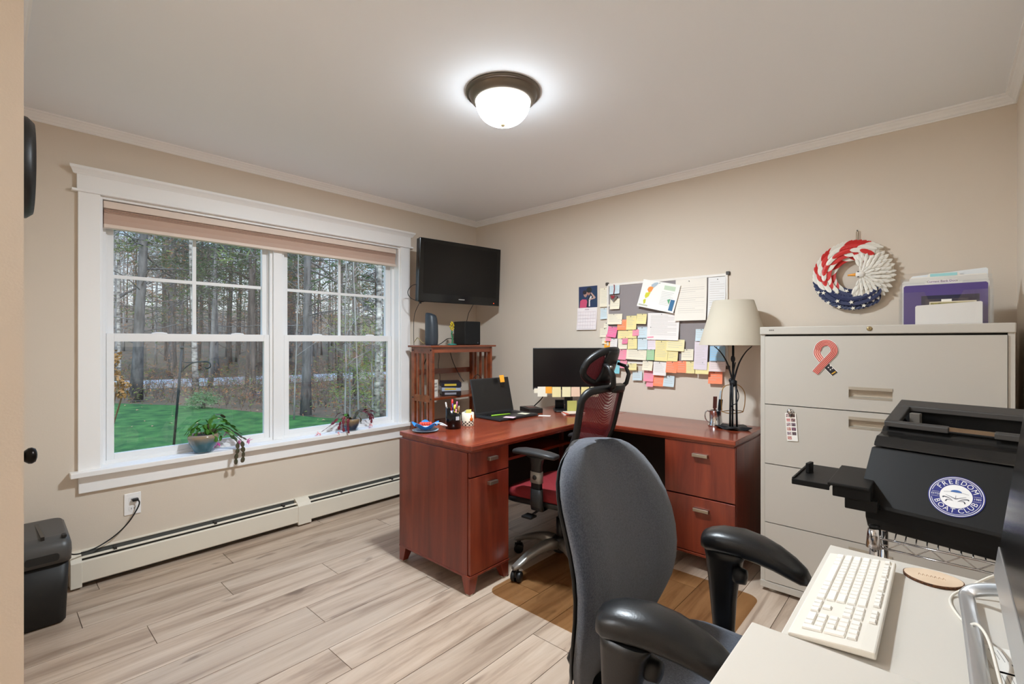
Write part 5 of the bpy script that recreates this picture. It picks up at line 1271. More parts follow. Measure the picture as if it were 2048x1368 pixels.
def folder(label, y, x0, x1, h_, tab, m, tm=None, txt=None, drop=0.):
    t = thing('file_folder', label, 'folder', ((x0 + x1) / 2, y, cz + .0037), 0, 'papers in the file sorter')
    q = MB(); q.T = T(0, y + .0008, cz + .0037) @ RX(90); pts = [(x0, 0), (x1, 0), (x1, h_ - .006), (x1 - .006, h_)]
    if tab: a, b, th = tab; pts += [(b + .006, h_), (b, h_ + th), (a, h_ + th), (a - .006, h_)]
    pts += [(x0 + .006, h_ + drop), (x0, h_ + drop - .006)]
    q.prism(pts, 0, .0016); q.build('sheet', m, t)
    if tm:
        q = MB(); q.T = T(0, y - .0012, cz + .0037) @ RX(90); a, b, th = tab; q.box(a + .004, h_ - .001, 0, b - .004, h_ + th - .002, .0004); q.build('tab_label', tm, t)
    if txt:
        q = MB(); a, b, th = tab; put_text(q, txt, .013, T((a + b) / 2, y - .0018, cz + .0037 + h_ + th * .45) @ RX(90)); q.build('tab_writing', M('tab_ink', (70, 30, 60), .8), t)
    return t
WH = M('folder_white', (236, 232, 224), .8); WC = M('folder_cool', (226, 230, 232), .8)
folder('tall white papers at the very back of the file sorter', 2.955, -.120, .140, .248, None, WC, drop=-.018)
folder('white folder with an aqua tab second from the back', 2.940, -.125, .138, .222, (-.055, .045, .014), WH, M('tab_aqua', (160, 214, 216), .7))
folder('white folder with red pencilled edge in the sorter middle', 2.915, -.150, .140, .204, (.03, .12, .010), WH)
folder('white folder with the handwritten tab behind the purple folder', 2.890, -.148, .142, .188, (-.060, .040, .012), WH, M('tab_pale', (236, 226, 232), .8), 'Current Bank Docs')
pf_ = folder('purple folder at the front of the file sorter', 2.862, -.142, .136, .178, None, M('folder_purple', (82, 66, 128), .5))
q = MB(); q.box(-.080, 2.8600, cz + .075, .110, 2.8612, cz + .132); q.build('window_label', M('label_navy', (40, 40, 66), .5), pf_)
t = thing('disc_case', 'clear disc case behind the white envelope in the sorter', 'case', (.0, 2.850, cz + .0037)); q = MB(); q.box(-.065, 2.846, cz + .0037, .075, 2.853, cz + .116); q.build('case', CLEAR, t); q = MB(); q.box(-.012, 2.8455, cz + .1, .022, 2.8462, cz + .113); q.build('sticker', PAPER, t)
q = MB(); q.box(-.052, 2.8405, cz + .0037, .100, 2.8445, cz + .103); q.m = 1; q.box(-.048, 2.8398, cz + .085, .094, 2.8404, cz + .098); tag(q.build('photo_card', [M('card_cream', (232, 220, 190), .7), M('card_olive', (120, 112, 60), .6, var=(60, (190, 176, 90), .3))]), 'cream card with an olive picture strip in the sorter', 'card')
q = MB(); q.T = T(0, 2.838, cz + .0037) @ RX(90); q.prism([(-.100, 0), (.118, 0), (.118, .090), (.113, .094), (-.095, .084), (-.100, .078)], 0, .0028); tag(q.build('white_envelope', M('envelope_white', (240, 234, 226), .8)), 'large white envelope in the front slot of the file sorter', 'envelope')

# ------------------------------------------------------------------ two white desks by the right wall
WD = M('white_laminate', (212, 206, 196), .32)
def white_desk(label, x0, x1, y0, y1, z):
    t = thing('white_desk', label, 'desk', ((x0 + x1) / 2, (y0 + y1) / 2, 0)); 
    MB().box(x0, y0, z - .028, x1, y1, z).build('desk_top', WD, t, bevel=.003)
    for x in (x0 + .05, x1 - .05):
        for y in (y0 + .05, y1 - .05):
            q = MB(); q.cyl((x, y, .0), (x, y, z - .028), .018, 14); q.build('leg', M('leg_white', (222, 218, 212), .4), t)
    return t
white_desk('small white desk with the white keyboard by the right wall', -.228, XR - .004, 1.0, 1.521, .740)
white_desk('nearest white desk corner in the foreground without anything on it', -.276, XR - .004, .33, .993, .7452)
ZW = .7403

kb = thing('keyboard', 'white full size computer keyboard tilted on the small white desk', 'keyboard', (-.150, 1.222, ZW), rot=RZ(-90) @ RX(5.2))
KW = M('keyboard_white', (228, 222, 210), .45); KK = M('key_white', (238, 234, 226), .4)
q = MB(False); q.loft([[(-.222, -.066, .004), (-.222, .066, .004), (-.222, .066, .0165), (-.222, .045, .0170), (-.222, -.066, .0125)], [(.222, -.066, .004), (.222, .066, .004), (.222, .066, .0165), (.222, .045, .0170), (.222, -.066, .0125)]], True, True, False); q.build('case', KW, kb, bevel=.003)
for sx in (-.19, .19):
    q = MB(False); q.box(sx - .012, .045, -.008, sx + .012, .052, .006); q.build('flip_foot', KW, kb)
key_cache = {}
def key(x, y, w, h_=.0165):
    kx = (round(w, 4), round(h_, 4))
    if kx not in key_cache:
        z = MB(False); a, b = w / 2 - .0010, h_ / 2 - .0010; z.frustum((-a, -b, a, b, 0), (-a + .0014, -b + .0012, a - .0014, b - .0016, .0032)); key_cache[kx] = z.mesh('key', KK)
    link('key', key_cache[kx], kb, (x, y, .0134 + .031 * (y + .066) * .9 / .9 * .0 + (y + .066) * .036), RX(2))
U = .0182; X0 = -.212
for c_ in range(13):
    xo = X0 + U * (c_ + .5) + (0 if c_ == 0 else U * (.55 + .4 * ((c_ - 1) // 4)))
    key(xo, .0525, U, .013)
for r_, (row, y) in enumerate((([1] * 13 + [2], .0300), ([1.5] + [1] * 12 + [1.5], .0125), ([1.75] + [1] * 11 + [2.25], -.0050), ([2.25] + [1] * 10 + [2.75], -.0225), ([1.5, 1.25, 1.25, 6, 1.25, 1.25, 1.25, 1.25], -.0400))):
    x = X0
    for w in row: key(x + w * U / 2, y, w * U, .0165); x += w * U
xn = X0 + 15.35 * U
for r_, y in enumerate((.0525, .0300, .0125)):
    for c_ in range(3): key(xn + (c_ + .5) * U, y, U, .013 if r_ == 0 else .0165)
key(xn + 1.5 * U, -.0225, U)
for c_ in range(3): key(xn + (c_ + .5) * U, -.0400, U)
xp = X0 + 18.65 * U
for r_, y in enumerate((.0300, .0125, -.0050, -.0225)):
    for c_ in range(4 if r_ in (0,) else 3): key(xp + (c_ + .5) * U, y, U)
key(xp + U, -.0400, 2 * U); key(xp + 2.5 * U, -.0400, U); key(xp + 3.5 * U, .0037, U, .0340); key(xp + 3.5 * U, -.0312, U, .0340)

# wood slice
ws = thing('wood_slice', 'oval wood slice coaster with a bark rim on the white desk', 'coaster', (-.020, 1.452, ZW), 5)
def ov(s_): return [(.053 * s_ * math.cos(t) * (1 + .03 * math.sin(3 * t)), .043 * s_ * math.sin(t) * (1 + .025 * math.cos(4 * t)), 0) for t in [2 * math.pi * i / 40 for i in range(40)]]
q = MB(False); q.prism([p[:2] for p in ov(1)], 0, .006, True); q.build('bark', M('bark_brown', (120, 76, 44), .9, var=(200, (60, 38, 24), .4), bump=(300, .6)), ws)
q = MB(False); q.prism([p[:2] for p in ov(.965)], .001, .0066, True); q.build('face', M('slice_face', (226, 204, 178), .7, var=(14, (206, 180, 152), .5)), ws)
q = MB(False)
for i in range(7): q.tube(smoothpath([(-.026 + i * .007, -.004, .0068), (-.024 + i * .007, .006, .0068), (-.021 + i * .007, -.003, .0068)], 4), .0005, 4)
q.build('burned_script', M('script_tan', (176, 140, 108), .9), ws)

# silver monitor at the right edge
ALU = M('aluminium', (206, 208, 210), .32, .85)
sm = thing('silver_monitor', 'silver framed computer screen seen edge on at the right', 'monitor', (.070, 1.04, ZW + .098), rot=RY(7))
q = MB(False); q.box(.004, -.262, 0, .014, .262, .385); q.build('frame', ALU, sm, bevel=.003)
q = MB(False); q.box(-.001, -.262, 0, .004, .262, .054); q.build('chin', ALU, sm, bevel=.001)
q = MB(False); q.box(.0005, -.259, .054, .0041, .259, .382); q.build('screen', M('screen_black', (20, 19, 19), .22), sm)
q = MB(False); q.loft([ring_at((.014, 0, .20), (0, 1, 0), (0, 0, 1), .25, .17, 24, 6), ring_at((.030, 0, .20), (0, 1, 0), (0, 0, 1), .20, .13, 24, 4), ring_at((.045, 0, .2), (0, 1, 0), (0, 0, 1), .10, .07, 24, 3)]); q.build('rear_shell', ALU, sm)
q = MB(); q.box(.112, 1.115, ZW + .06, .135, 1.235, ZW + .22); q.build('neck', ALU, sm, bevel=.004)
q = MB(); pts = [(.124, 1.24, ZW + .075), (.124, 1.30, ZW + .066), (.100, 1.345, ZW + .055), (.070, 1.372, ZW + .040), (.044, 1.385, ZW + .024), (.034, 1.378, ZW + .014), (.034, 1.350, ZW + .0125), (.038, 1.20, ZW + .0125), (.042, 1.00, ZW + .0125), (.046, .985, ZW + .014), (.06, .978, ZW + .03), (.10, 1.02, ZW + .06), (.124, 1.11, ZW + .075)]
q.tube(smoothpath(pts, 5), .0048, 10, True, 2.8, (0, 0, 1)); q.build('loop_foot', ALU, sm)
q = MB(); q.box(.10, 1.25, ZW, .13, 1.31, ZW + .035); tag(q.build('black_adapter', BLACK, bevel=.003), 'small black adapter behind the silver screen stand', 'adapter')
wcord = [(.100, 1.470, ZW + .05), (.070, 1.440, ZW + .040), (.040, 1.415, ZW + .020), (.012, 1.385, ZW + .003), (.010, 1.330, ZW + .0025), (.030, 1.255, ZW + .006), (.044, 1.215, ZW + .028), (.056, 1.160, ZW + .029), (.064, 1.08, ZW + .010), (.068, .99, ZW + .008)]
cord('white cable looping around the silver screen stand', wcord, .0026, M('cable_white', (226, 220, 208), .5))
def card(label, x, y, z, rz, w, h_, deco):
    t = thing('business_card', label, 'card', (x, y, z), rz)
    q = MB(False); q.box(-w / 2, -h_ / 2, 0, w / 2, h_ / 2, .0008); q.build('stock', PAPER, t)
    q = MB(False)
    for i in range(4): q.box(-w * .36, -h_ * .008 - i * h_ * .10, .0008, w * (.0 + .05 * (i % 2)), h_ * .008 - i * h_ * .10, .0010)
    q.build('printed_lines', INK, t)
    if deco:
        q = MB(False); q.T = T(w * .12, h_ * .22, .0008); q.prism(ell(0, 0, w * .16, h_ * .16), 0, .0003); q.m = 1; q.box(-w * .03, -h_ * .20, .0003, w * .05, h_ * .20, .0006); q.build('emblem', [M('emblem_green', (112, 158, 74), .6), M('emblem_dark', (50, 60, 60), .6)], t)
    return t
card('white business card with a green emblem beside the silver screen stand', .080, 1.165, ZW + .0002, -78, .088, .056, True)
card('cream business card with printed lines nearer the viewer', .084, 1.082, ZW + .0002, -82, .088, .056, False)

# ------------------------------------------------------------------ chrome wire rack and printer
rk = thing('wire_rack', 'chrome wire shelf rack carrying the black printer', 'rack', (.03, 1.96, 0))
rx0, rx1, ryf, ryr, rz_ = -.158, .225, 1.80, 2.125, .694
for x in (rx0, rx1):
    for y in (ryf, ryr):
        q = MB(); q.cyl((x, y, .0), (x, y, rz_ + .030), .0125, 18); zz = .02
        while zz < rz_: q.lathe([(.0128, 0), (.0133, .0015), (.0128, .003)], 18, (x, y, zz), caps=False); zz += .05
        q.build('post', CHROME, rk)
        q = MB(); q.lathe([(.001, rz_ + .030), (.014, rz_ + .030), (.013, rz_ + .036), (.001, rz_ + .038)], 18, (x, y, 0)); q.build('post_cap', BLACK, rk)
        q = MB(); q.lathe([(.0128, rz_ - .030), (.021, rz_ - .030), (.018, rz_ + .004), (.016, rz_ + .026), (.0128, rz_ + .028)], 18, (x, y, 0)); q.build('collar', CHROME, rk)
        q = MB(); q.lathe([(.001, 0), (.018, 0), (.018, .012), (.0128, .014)], 16, (x, y, 0)); q.build('foot', BLACK, rk)
for zs in (rz_, .30):
    for y in (ryf, ryr):
        q = MB(); q.cyl((rx0, y, zs), (rx1, y, zs), .0034, 8); q.build('rim_wire', CHROME, rk)
        q = MB(); q.cyl((rx0, y, zs - .028), (rx1, y, zs - .028), .0034, 8); q.build('rim_wire', CHROME, rk)
        pts = []; nn = 12
        for i in range(nn + 1): pts.append((rx0 + (rx1 - rx0) * i / nn, y, zs - (.026 if i % 2 else .002)))
        q = MB(); q.tube(pts, .0020, 6); q.build('truss_wire', CHROME, rk)
    for x in (rx0, rx1):
        q = MB(); q.cyl((x, ryf, zs), (x, ryr, zs), .0034, 8); q.build('rim_wire', CHROME, rk)
    for i in range(1, 16):
        x = rx0 + (rx1 - rx0) * i / 16
        q = MB(); q.cyl((x, ryf, zs + .003), (x, ryr, zs + .003), .0018, 6); q.build('wire', CHROME, rk)
PB = M('printer_black', (20, 19, 18), .5, spec=.3); PG = M('printer_gloss', (26, 25, 24), .22)
pr = thing('printer', 'bulky black printer with a round boat club decal on its sloping front', 'printer', (-.204, 1.84, rz_ + .0065), -13)
PWd = .435; zp = rz_ + .0065
def Z(z): return z - zp
def extr(mb, prof, x0, x1, inset=0.):
    mb.loft([[(x, y, z) for y, z in prof] for x in (x0, x1)], True, True, False)
q = MB(False); extr(q, [(.030, 0), (.34, 0), (.34, Z(.79)), (.008, Z(.79)), (.012, Z(.735))], .016, PWd - .016); q.build('lower_body', PB, pr, bevel=.006)
q = MB(False)
prof = [(0, Z(.772)), (.003, Z(.785)), (.114, Z(.939)), (.36, Z(.939)), (.36, Z(.772))]
q.loft([[(0 + .0, y, z) for y, z in prof], [(PWd, y, z) for y, z in prof]], True, True, False); fp = q.build('front_door', PB, pr, bevel=.004)
q = MB(False); prof = [(.1165, Z(.943)), (.124, Z(.958)), (.142, Z(.974)), (.170, Z(.978)), (.186, Z(.985)), (.20, Z(1.0)), (.36, Z(1.0)), (.36, Z(.943))]
q.loft([[(.004, y, z) for y, z in prof], [(PWd - .004, y, z) for y, z in prof]], True, True, False); q.build('top_roll', PG, pr, bevel=.004)
# open feed tray: rim around a dark well
def lid(y): return Z(1.020) + (y - .188) * .38
for nm, (xa, xb, ya, yb) in (('feed_rim', (.012, PWd - .012, .300, .345)), ('feed_rim', (.012, .050, .188, .300)), ('feed_rim', (PWd - .050, PWd - .012, .188, .300)), ('feed_rim', (.012, .175, .184, .198)), ('feed_rim', (PWd - .16, PWd - .012, .184, .198))):
    q = MB(False); q._add([(xa, ya, lid(ya) - .018), (xb, ya, lid(ya) - .018), (xb, yb, lid(yb) - .018), (xa, yb, lid(yb) - .018), (xa, ya, lid(ya)), (xb, ya, lid(ya)), (xb, yb, lid(yb)), (xa, yb, lid(yb))], [(0, 3, 2, 1), (4, 5, 6, 7), (0, 1, 5, 4), (1, 2, 6, 5), (2, 3, 7, 6), (3, 0, 4, 7)]); q.build(nm, M('printer_rim', (58, 56, 54), .4), pr, bevel=.003)
q = MB(False); q._add([(.016, .345, 0), (PWd - .016, .345, 0), (PWd - .016, .40, 0), (.016, .40, 0), (.016, .345, lid(.345) - .002), (PWd - .016, .345, lid(.345) - .002), (PWd - .016, .40, lid(.35) - .02), (.016, .40, lid(.35) - .02)], [(0, 3, 2, 1), (4, 5, 6, 7), (0, 1, 5, 4), (1, 2, 6, 5), (2, 3, 7, 6), (3, 0, 4, 7)]); q.build('rear_body', PB, pr)
q = MB(False); q.box(.050, .198, Z(1.0), PWd - .05, .30, Z(1.003)); q.build('feed_well', DARK, pr)
for xx in (.018, PWd - .022): MB(False).box(xx, .200, Z(.99), xx + .004, .36, lid(.2) - .01).build('side_wall', PB, pr)
for xx in (.060, PWd - .090):
    q = MB(False); q.box(xx, .255, Z(1.003), xx + .028, .275, Z(1.045)); q.build('paper_guide', M('guide_grey', (96, 92, 86), .45), pr, bevel=.002)
q = MB(False); q.box(.17, .190, Z(1.008), PWd - .155, .196, Z(1.020)); q.build('feed_bar', M('feed_bar_bronze', (120, 100, 80), .35, .5), pr)
# tray reaching out to the left (world axes)
q = MB(); q.box(-.372, 1.775, .826, -.268, 2.035, .834); q.box(-.372, 1.775, .834, -.366, 2.035, .840); q.box(-.372, 1.772, .818, -.268, 1.778, .836); q.build('tray_extension', PB, pr, bevel=.002)
q = MB(); q.box(-.272, 1.765, .836, -.165, 2.04, .846); q.box(-.262, 1.785, .800, -.165, 2.03, .836); q.box(-.232, 1.80, .765, -.150, 2.02, .80); q.build('output_tray', PB, pr, bevel=.003)
q = MB(); q.T = T(-.345, 1.905, .834) @ RZ(-8); q.box(-.006, -.02, 0, .006, .02, .034); q.build('paper_stop', PB, pr, bevel=.002)
# round decal on the sloping door
fa = math.degrees(math.atan2(Z(.939) - Z(.785), .111)); fl_ = math.hypot(.111, Z(.939) - Z(.785))
DB = WM[pr.name] @ T(.222, .003, Z(.785)) @ RX(fa) @ T(0, fl_ * .40, .0012) @ RZ(3)
dc = thing('round_decal', 'round navy and white boat club decal stuck on the printer front', 'decal', (DB @ Vector((0, 0, 0))))
NVY = M('decal_navy', (34, 40, 116), .4); DW = M('decal_white', (226, 224, 222), .45)
def disc(nm, r0, r1, z, m, a0=0, a1=360, n=64):
    q = MB(); q.T = DB; rows = []
    for i in range(n + 1):
        t = R(a0 + (a1 - a0) * i / n); rows.append([(r0 * math.cos(t), r0 * math.sin(t), z), (r1 * math.cos(t), r1 * math.sin(t), z)])
    q.loft(rows, False, False, False); return q.build(nm, m, dc)
DR = .0605
disc('backing', 0.0005, DR, .0002, NVY); disc('outer_ring', DR * .93, DR * .96, .0005, DW); 
disc('inner_ring', DR * .865, DR * .885, .0005, DW, 12, 168); disc('inner_ring', DR * .865, DR * .885, .0005, DW, 192, 348)
disc('white_centre', .0005, DR * .575, .0005, DW)
q = MB(); q.T = DB
for ch, a in zip('FREEDOM', (146, 127.5, 109, 90.5, 71, 50.5, 28.5)):
    put_text(q, ch, DR * .31, RZ(a - 90) @ T(0, DR * .715, .0006))
for ch, a in zip('BOAT', (207, 227, 246.5, 264.5)): put_text(q, ch, DR * .31, RZ(a + 90) @ T(0, -DR * .715, .0006))
for ch, a in zip('CLUB', (288, 304, 320.5, 338)): put_text(q, ch, DR * .31, RZ(a + 90) @ T(0, -DR * .715, .0006))
put_text(q, 'ESTD', DR * .13, T(-DR * .735, 0, .0006)); put_text(q, '1989', DR * .13, T(DR * .735, 0, .0006))
q.build('lettering', DW, dc)
q = MB(); q.T = DB
for sx in (-1, 1):
    for sy in (-1, 1): q.box(sx * DR * .60, sy * DR * .115 - .0003, .0005, sx * DR * .87, sy * DR * .115 + .0003, .0007)
q.build('divider_line', DW, dc)
q = MB(); q.T = DB @ T(0, 0, .0008)
def stroke(pts, ws_):
    P = smoothpath([(x * DR, y * DR, 0) for x, y in pts], 6); rows = []
    for i, p in enumerate(P):
        t = (Vector(P[min(i + 1, len(P) - 1)]) - Vector(P[max(i - 1, 0)])).normalized(); w = DR * (ws_[0] + (ws_[1] - ws_[0]) * i / (len(P) - 1)) / 2
        rows.append([(p[0] - t.y * w, p[1] + t.x * w, 0), (p[0] + t.y * w, p[1] - t.x * w, 0)])
    q.loft(rows, False, False, False)
stroke([(-.44, .16), (-.2, .20), (0, .20), (.2, .20), (.44, .16)], (.012, .012)); stroke([(-.36, .02), (-.15, -.06), (0, -.13)], (.012, .035)); stroke([(.36, .02), (.15, -.06), (0, -.13)], (.012, .035)); stroke([(0, .05), (0, -.10)], (.008, .02))
stroke([(-.46, -.12), (-.40, -.08), (-.22, -.13), (-.08, -.24)], (.06, .012)); stroke([(.46, -.12), (.40, -.08), (.22, -.13), (.08, -.24)], (.06, .012))
stroke([(-.34, -.30), (-.28, -.20), (-.12, -.22)], (.055, .012)); stroke([(.34, -.30), (.28, -.20), (.12, -.22)], (.055, .012))
q.build('boat_lines', M('decal_dark', (40, 42, 60), .5), dc)
q = MB(); q.T = DB @ T(0, 0, .0009); q._add([(DR * .20 * math.cos(R(a)), DR * (.205 + .11 * math.sin(R(a))), 0) for a in range(0, 181, 15)], [tuple(range(13))]); q.build('windscreen', M('decal_blue', (60, 100, 160), .4), dc)
# ------------------------------------------------------------------ cactus plants on the sill
CG1 = M('cactus_green', (58, 112, 40), .45, var=(40, (84, 136, 48), .4)); CG2 = M('cactus_dark', (52, 74, 44), .45, var=(30, (92, 60, 56), .5)); CRD = M('cactus_red', (120, 44, 58), .45)
PNK = M('cactus_pink', (214, 80, 160), .5); PNL = M('cactus_salmon', (240, 150, 150), .5)
def seg_mesh(m):
    q = MB(False); rows = [(0, .3), (.25, .85), (.55, 1.), (.85, .8), (1., .35)]; Ls, Ws = .036, .0125
    q.loft([[(-Ws * w, t * Ls, 0), (0, t * Ls, .0022 * w), (Ws * w, t * Ls, 0), (0, t * Ls, -.0022 * w)] for t, w in rows], True, True, False); return q.mesh('leaf_segment', m)
SEG = {'g': seg_mesh(CG1), 'd': seg_mesh(CG2), 'r': seg_mesh(CRD)}
def petal_mesh(m):
    q = MB(False); q.loft([[(-.005 * w, t * .026, .003 * t), (0, t * .026, .0015 + .003 * t), (.005 * w, t * .026, .003 * t), (0, t * .026, -.0008 + .003 * t)] for t, w in ((0, .4), (.4, 1.), (.8, .6), (1., .1))], True, True, False); return q.mesh('petal', m)
PET = {'p': petal_mesh(PNK), 's': petal_mesh(PNL)}
def along(parent, me, p, d, roll=0., sc=1.):
    d = Vector(d).normalized(); up = Vector((0, 0, 1)) if abs(d.z) < .9 else Vector((1, 0, 0)); x = d.cross(up).normalized(); z = x.cross(d)
    m3 = Matrix((x, d, z)).transposed() @ Matrix.Rotation(roll, 3, 'Y')
    o = bpy.data.objects.new(me.name.split('.')[0], me); COL.objects.link(o); o.parent = parent
    o.matrix_local = WM[parent.name].inverted() @ (Matrix.Translation(p) @ m3.to_4x4() @ Matrix.Scale(sc, 4))
def stem(parent, pts, mesh_keys, prng_, sc=1., flower=None):
    """chain of flat segments from pts[0] along the polyline"""
    P = [Vector(p) for p in smoothpath(pts, 8)]; Lg = .033 * sc; i = 0; pos = P[0].copy(); k = 0
    acc = [0]
    for a, b in zip(P[:-1], P[1:]): acc.append(acc[-1] + (b - a).length)
    def at(s_):
        s_ = min(s_, acc[-1] - 1e-6)
        for j in range(len(P) - 1):
            if acc[j + 1] >= s_: return P[j].lerp(P[j + 1], (s_ - acc[j]) / max(1e-9, acc[j + 1] - acc[j]))
        return P[-1]
    s_ = 0
    while s_ + Lg * .6 < acc[-1]:
        a, b = at(s_), at(s_ + Lg); along(parent, SEG[mesh_keys[min(k, len(mesh_keys) - 1)]], a, b - a, prng_.uniform(-.7, .7), (b - a).length / .033 if (b - a).length > .012 else sc); k += 1; s_ += Lg
    if flower:
        e_ = P[-1]; d = (P[-1] - P[-4]).normalized()
        for j in range(9):
            v = d * .7 + Vector((math.cos(j * 2.4), math.sin(j * 2.4), math.sin(j * 1.7))) * .75
            along(parent, PET[flower], e_ + d * .010 * (j % 3), v, 0, sc * .95)
def plant(label, x, y, k, potmat, rim_m):
    pl = thing('potted_cactus', label, 'potted plant', (x, y, .604))
    q = MB(False)
    q.lathe([(.001, 0), (.044 * k, 0), (.050 * k, .008 * k), (.072 * k, .050 * k), (.084 * k, .088 * k), (.083 * k, .102 * k), (.074 * k, .112 * k), (.069 * k, .110 * k), (.072 * k, .098 * k), (.001, .096 * k)], 40); q.build('pot', potmat, pl)
    q = MB(False); q.lathe([(.001, .0965 * k), (.070 * k, .0965 * k), (.060 * k, .102 * k), (.001, .104 * k)], 24); q.build('soil', M('potting_soil', (58, 46, 40), .95, bump=(200, .8)), pl)
    return pl
def potmat(name, c_top, c_low, zt):
    m = bpy.data.materials.new(name); m.use_nodes = True; n = m.node_tree.nodes; l = m.node_tree.links; b = n['Principled BSDF']
    tc = n.new('ShaderNodeTexCoord'); sp = n.new('ShaderNodeSeparateXYZ'); ns = n.new('ShaderNodeTexNoise'); ns.inputs['Scale'].default_value = 18
    ad = n.new('ShaderNodeMath'); ad.operation = 'MULTIPLY_ADD'; ad.inputs[1].default_value = .045
    l.new(tc.outputs['Object'], sp.inputs[0]); l.new(tc.outputs['Object'], ns.inputs['Vector']); l.new(ns.outputs['Fac'], ad.inputs[0]); l.new(sp.outputs['Z'], ad.inputs[2])
    r = n.new('ShaderNodeValToRGB'); mr = n.new('ShaderNodeMath'); mr.operation = 'DIVIDE'; mr.inputs[1].default_value = zt
    l.new(ad.outputs[0], mr.inputs[0]); l.new(mr.outputs[0], r.inputs[0])
    r.color_ramp.elements[0].position = .62; r.color_ramp.elements[0].color = lin(c_low); r.color_ramp.elements[1].position = 1.0; r.color_ramp.elements[1].color = lin(c_top)
    l.new(r.outputs[0], b.inputs['Base Color']); b.inputs['Roughness'].default_value = .18; b.inputs['Coat Weight'].default_value = .4
    return m
def saucer(label, x, y, r_):
    q = MB(); q.lathe([(.001, 0), (r_ * .8, 0), (r_, .012), (r_ * .985, .0125), (r_ * .79, .0015), (.001, .0015)], 36, (x, y, .6005)); tag(q.build('plastic_saucer', pane_mat('saucer_plastic_%d' % int(r_ * 1000), (240, 244, 246), .12)), label, 'saucer')
p1 = (-3.385, .905); saucer('clear plastic saucer under the flowering cactus pot', p1[0], p1[1], .062)
P1 = plant('glazed pot of green cactus with magenta blooms trailing off the sill', p1[0], p1[1], .98, potmat('glaze_a', (150, 132, 108), (60, 110, 128), .115), None)
pg = random.Random(21); zr = .604 + .10
def S(dy, dz, dx=0): return (p1[0] + dx, p1[1] + dy, zr + dz)
for pts, ks, fl_ in (
    ([S(.02, 0), S(.01, .05), S(-.02, .075), S(-.06, .060), S(-.095, .02), S(-.105, -.004)], 'ggggg', None),
    ([S(.03, 0), S(.01, .06), S(-.03, .068), S(-.06, .03), S(-.075, -.005)], 'gggg', None),
    ([S(.03, 0), S(.015, .05), S(-.01, .06), S(-.035, .025), S(-.04, -.005)], 'ggg', None),
    ([S(.04, 0), S(.03, .07), S(.055, .115), S(.09, .12), S(.12, .095)], 'gdggd', None),
    ([S(.04, 0), S(.035, .08), S(.065, .105), S(.10, .095), S(.13, .07), S(.165, .03)], 'dggggg', None),
    ([S(.045, 0), S(.06, .055), S(.09, .06), S(.12, .035), S(.125, .01)], 'dgg', 'p'),
    ([S(.05, 0), S(.075, .045), S(.12, .04), S(.17, .0), S(.22, -.045), S(.245, -.062)], 'dgggdd', 'p'),
    ([S(.05, 0), S(.08, .03), S(.12, .01), S(.16, -.035), S(.19, -.07)], 'ddgg', 'p'),
    ([S(.05, 0, .02), S(.09, .04, .03), S(.13, .0, .05), S(.165, -.05, .075), S(.165, -.11, .085), S(.155, -.155, .085), S(.157, -.20, .085)], 'gggdddd', None),
    ([S(.05, 0, .02), S(.10, .03, .03), S(.15, -.01, .06), S(.19, -.05, .080), S(.195, -.10, .088), S(.198, -.15, .088), S(.19, -.19, .088)], 'ggggddd', None),
    ([S(.05, 0), S(.085, .01), S(.10, -.03), S(.085, -.06)], 'gg', 'p'),
    ([S(.02, 0, .03), S(.035, .02, .05), S(.05, -.02, .075), S(.045, -.05, .08)], 'gg', None),
    ([S(.05, 0), S(.09, .055), S(.14, .05), S(.185, .02), S(.215, -.01)], 'ggggg', None),
    ([S(.05, 0, .02), S(.08, .045, .03), S(.125, .03, .04), S(.15, -.02, .045), S(.175, -.05, .05)], 'dgggg', 'p'),
    ([S(.0, 0), S(-.03, .05), S(-.065, .045), S(-.09, .005)], 'gggg', None),
    ([S(.03, 0, -.01), S(.03, .075, -.01), S(.0, .10, 0), S(-.04, .085, 0), S(-.08, .045, 0)], 'ggggg', None),
    ([S(.04, 0), S(.07, .07), S(.11, .075), S(.15, .045), S(.19, .0), S(.23, -.03)], 'gggggg', None)):
    stem(P1, pts, ks, pg, 1.0, fl_)
p2 = (-3.37, 1.885); saucer('clear plastic saucer under the dark cactus pot', p2[0], p2[1], .055)
P2 = plant('small glazed pot of dark red cactus with salmon blooms on the sill', p2[0], p2[1], .80, potmat('glaze_b', (140, 118, 88), (40, 56, 84), .092), None)
zr = .604 + .082
def S2(dy, dz, dx=0): return (p2[0] + dx, p2[1] + dy, zr + dz)
